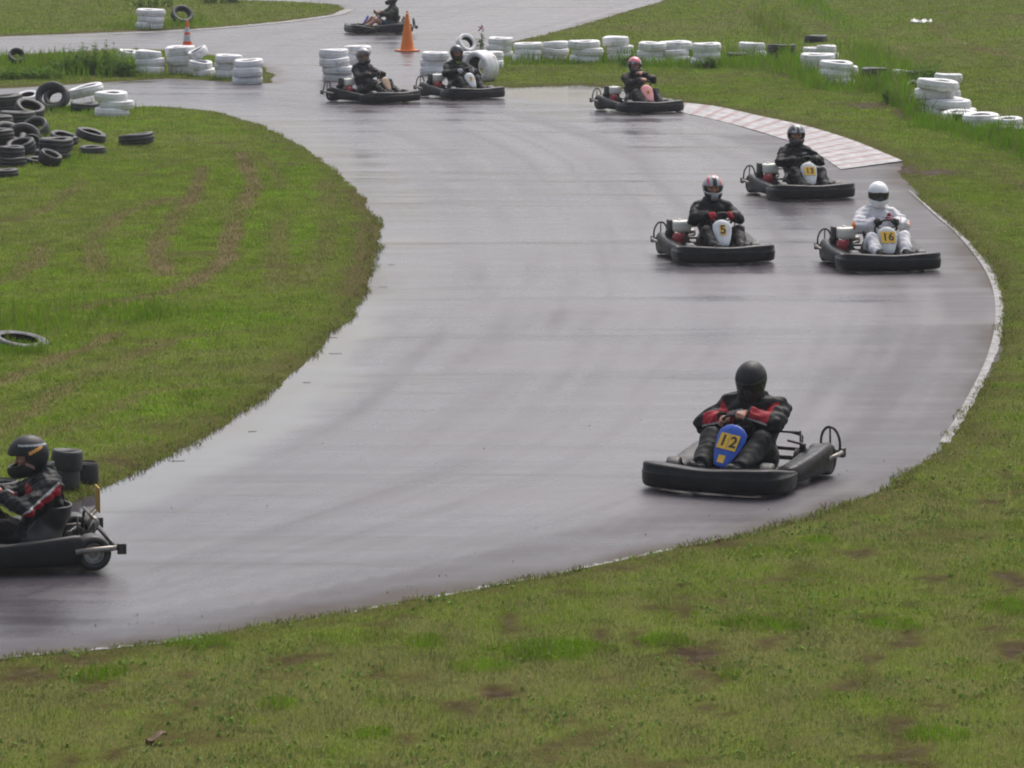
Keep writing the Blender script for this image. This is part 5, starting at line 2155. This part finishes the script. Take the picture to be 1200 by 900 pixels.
# small kart slicks at the infield corner
stack(78, 575, 2, 'of the two fat kart slicks behind the leaving driver', 37, 'black', w=.185, jit=.008, sink=.005)
stack(98, 567, 1, 'small kart slick beside the stacked pair', 30, 'black', w=.20)
stack(4, 590, 1, 'kart slick lying left of the leaving helmet', 40, 'black', w=.20)
stack(40, 596, 1, 'kart slick hidden behind the leaving helmet', 38, 'black', w=.18)


# ------------------------------------------------------------------ cones, litter
def cone(px, py, h, label, bands, mats):
    c = P0(px, py)
    root = bpy.data.objects.new('traffic_cone', None)
    COL.objects.link(root)
    b = .19 * h / .75
    root.location = (c[0], c[1] + b, 0.008)
    root.rotation_euler = (0, 0, .5)
    link('base', MB().box((0, 0, .018), (2 * b, 2 * b, .036), 0, .01).mesh('base', [mats[0]]), root)
    mb = MB()
    r0, r1 = b * .74, b * .15
    rad = lambda t: r0 + (r1 - r0) * t
    zs = [0, .03] + [x for bb in bands for x in bb] + [.97, 1]
    zs = sorted(set(zs))
    for i in range(len(zs) - 1):
        a, e = zs[i], zs[i + 1]
        mi = 1 if any(x[0] <= a < x[1] for x in bands) else 0
        mb.lathe([(rad(a), .036 + a * (h - .036)), (rad(e), .036 + e * (h - .036))], 24, mi=mi)
    mb.lathe([(r1, h), (r1 * .7, h + .005), (.001, h + .005)], 24)
    link('body', mb.mesh('body', mats), root)
    tag(root, label, 'traffic cone')


cone(477, 61, .93, 'large plain orange traffic cone standing at the track gap', [], [M['cone_orange'], M['cone_white']])
cone(219, 56, .66, 'small orange and white striped cone behind the left row', [(.18, .44), (.54, .74)], [M['cone_red'], M['cone_white']])

c = P(1079, 27)
mb = MB()
rng2 = random.Random(4)
NN = 12
grid = [[(c.x + (i / NN - .5) * .55 + rng2.gauss(0, .012), c.y + (j / NN - .5) * .5 + rng2.gauss(0, .012), c.z + .04 + .07 * math.sin(i * 1.1 + j * .6) * math.sin(j * .9) + rng2.gauss(0, .012)) for i in range(NN + 1)] for j in range(NN + 1)]
V = [p for row in grid for p in row]
F = [(j * (NN + 1) + i, j * (NN + 1) + i + 1, (j + 1) * (NN + 1) + i + 1, (j + 1) * (NN + 1) + i) for j in range(NN) for i in range(NN)]
tag(link('plastic_sheet', mb.add(V, F).mesh('plastic_sheet', [M['litter']])), 'crumpled white plastic sheet lying on the grassy mound', 'litter')

c = P(183, 872)
mb = MB()
V, F = [], []
for j in range(9):
    u = j / 8 - .5
    wd = .055 * math.sqrt(max(0, 1 - (2 * u) ** 2)) + .004
    for i in range(5):
        v = i / 4 - .5
        V.append((u * .14, v * 1.6 * wd, .030 + .04 * abs(v) * (1.2 - u) + .03 * math.sin(u * 5)))
for j in range(8):
    for i in range(4):
        F.append((j * 5 + i, j * 5 + i + 1, j * 5 + i + 6, j * 5 + i + 5))
tag(link('fallen_leaf', mb.add(V, F).mesh('fallen_leaf', [M['leaf_brown']]), None, tuple(c), (0, 0, .3)), 'curled brown dead leaf lying on the near grass', 'leaf')

# grass clippings and crumbs washed onto the asphalt
mb = MB()
rng3 = random.Random(9)
SPOTS = [(458, 288, 5), (452, 300, 6), (446, 318, 4), (448, 334, 3), (395, 395, 4), (385, 412, 3), (372, 445, 5), (300, 497, 3), (225, 536, 3)]
for (sx, sy, n) in SPOTS:
    for k in range((n + 2) // 4):
        p = P0(sx + rng3.gauss(0, 12), sy + rng3.gauss(0, 5))
        L = rng3.uniform(.03, .09)
        a = rng3.gauss(0.05, .22)
        mb.tube([(p[0] - L * math.cos(a), p[1] - L * math.sin(a), .004), (p[0] + L * math.cos(a), p[1] + L * math.sin(a), .004)], .002, 0, 4)
tag(link('grass_clippings', mb.mesh('grass_clippings', [plain('wet_clippings', (0.05, 0.04, 0.02), (0.10, 0.08, 0.04), 0.6)])), 'dark grass clippings washed over the infield asphalt edge', 'grass clippings', kind='stuff')
mb = MB()
for k in range(70):
    if k < 50:
        u = rng3.random()
        base = [(60, 752), (200, 735), (400, 705), (560, 676), (700, 648), (850, 616), (950, 590), (1040, 555)]
        i = min(int(u * 7), 6)
        f = u * 7 - i
        px_ = base[i][0] * (1 - f) + base[i + 1][0] * f
        py_ = base[i][1] * (1 - f) + base[i + 1][1] * f - abs(rng3.gauss(0, 16))
    else:
        px_, py_ = rng3.uniform(150, 1050), rng3.uniform(330, 640)
    p = P0(px_, py_)
    s = rng3.uniform(.003, .007)
    mb.box((p[0], p[1], .003 + s * .3), (s * 1.6, s, s * .7), 0, rot=(rng3.random(), rng3.random(), rng3.random() * 3))
mb.S = [False] * len(mb.S)
tag(link('soil_crumbs', mb.mesh('soil_crumbs', [plain('wet_soil', (0.035, 0.022, 0.016), (0.07, 0.045, 0.03), 0.7)])), 'dark soil crumbs scattered on the wet asphalt', 'soil crumbs', kind='stuff')

# ------------------------------------------------------------------ camera, sky, sun
cam = bpy.data.cameras.new('camera')
cam.sensor_width = 36
cam.lens = F_PX / 1200 * 36
cam.clip_end = 6000
cam.clip_start = 0.5
co = bpy.data.objects.new('camera', cam)
COL.objects.link(co)
co.location = (0, 0, CAM_H)
co.rotation_euler = (PI / 2 - PITCH, 0, 0)
sc.camera = co

hz = bpy.data.materials.new('rain_haze')
hz.use_nodes = True
ht = hz.node_tree
for nd in list(ht.nodes):
    if nd.type != 'OUTPUT_MATERIAL':
        ht.nodes.remove(nd)
pv = ht.nodes.new('ShaderNodeVolumePrincipled')
pv.inputs['Color'].default_value = (0.92, 0.93, 0.95, 1)
pv.inputs['Density'].default_value = 0.00045
ht.links.new(pv.outputs['Volume'], [n for n in ht.nodes if n.type == 'OUTPUT_MATERIAL'][0].inputs['Volume'])
zmax = float(fz.max()) + 8
tag(link('haze', MB().box((0, 0, (zmax - 2.0) / 2), (2 * 3300, 2 * 3300, zmax + 2.0)).mesh('haze', [hz])), kind='stuff')

SUN_EL, SUN_AZ = R(58), R(20)       # azimuth clockwise from +Y
w = bpy.data.worlds.new('World')
sc.world = w
w.use_nodes = True
nt = w.node_tree
bg = nt.nodes['Background']
sky = nt.nodes.new('ShaderNodeTexSky')
sky.sky_type = 'NISHITA'
sky.sun_disc = False
sky.sun_elevation = SUN_EL
sky.sun_rotation = SUN_AZ
sky.air_density = 1.0
sky.dust_density = 6.0
sky.ozone_density = 1.0
hs = nt.nodes.new('ShaderNodeHueSaturation')
hs.inputs['Saturation'].default_value = 0.62
nt.links.new(sky.outputs['Color'], hs.inputs['Color'])
nt.links.new(hs.outputs['Color'], bg.inputs['Color'])
bg.inputs['Strength'].default_value = 0.12
sl = bpy.data.lights.new('sun', 'SUN')
sl.energy = 0.9
sl.angle = R(35)
sl.color = (1.0, 0.98, 0.95)
so = bpy.data.objects.new('sun', sl)
COL.objects.link(so)
d = Vector((math.sin(SUN_AZ) * math.cos(SUN_EL), math.cos(SUN_AZ) * math.cos(SUN_EL), math.sin(SUN_EL)))
so.rotation_euler = (-d).to_track_quat('-Z', 'Y').to_euler()
so.location = (0, 0, 60)

sc.render.engine = 'CYCLES'
sc.cycles.use_denoising = True
sc.cycles.denoising_input_passes = 'RGB_ALBEDO_NORMAL'
sc.cycles.max_bounces = 5
sc.cycles.diffuse_bounces = 2
sc.cycles.glossy_bounces = 3
sc.cycles.transmission_bounces = 2
sc.cycles.filter_width = 2.0
sc.cycles.sample_clamp_indirect = 6
sc.view_settings.view_transform = 'Standard'
sc.view_settings.look = 'None'
sc.view_settings.gamma = 1
sc.view_settings.use_curve_mapping = False
sc.view_settings.exposure = 0.68
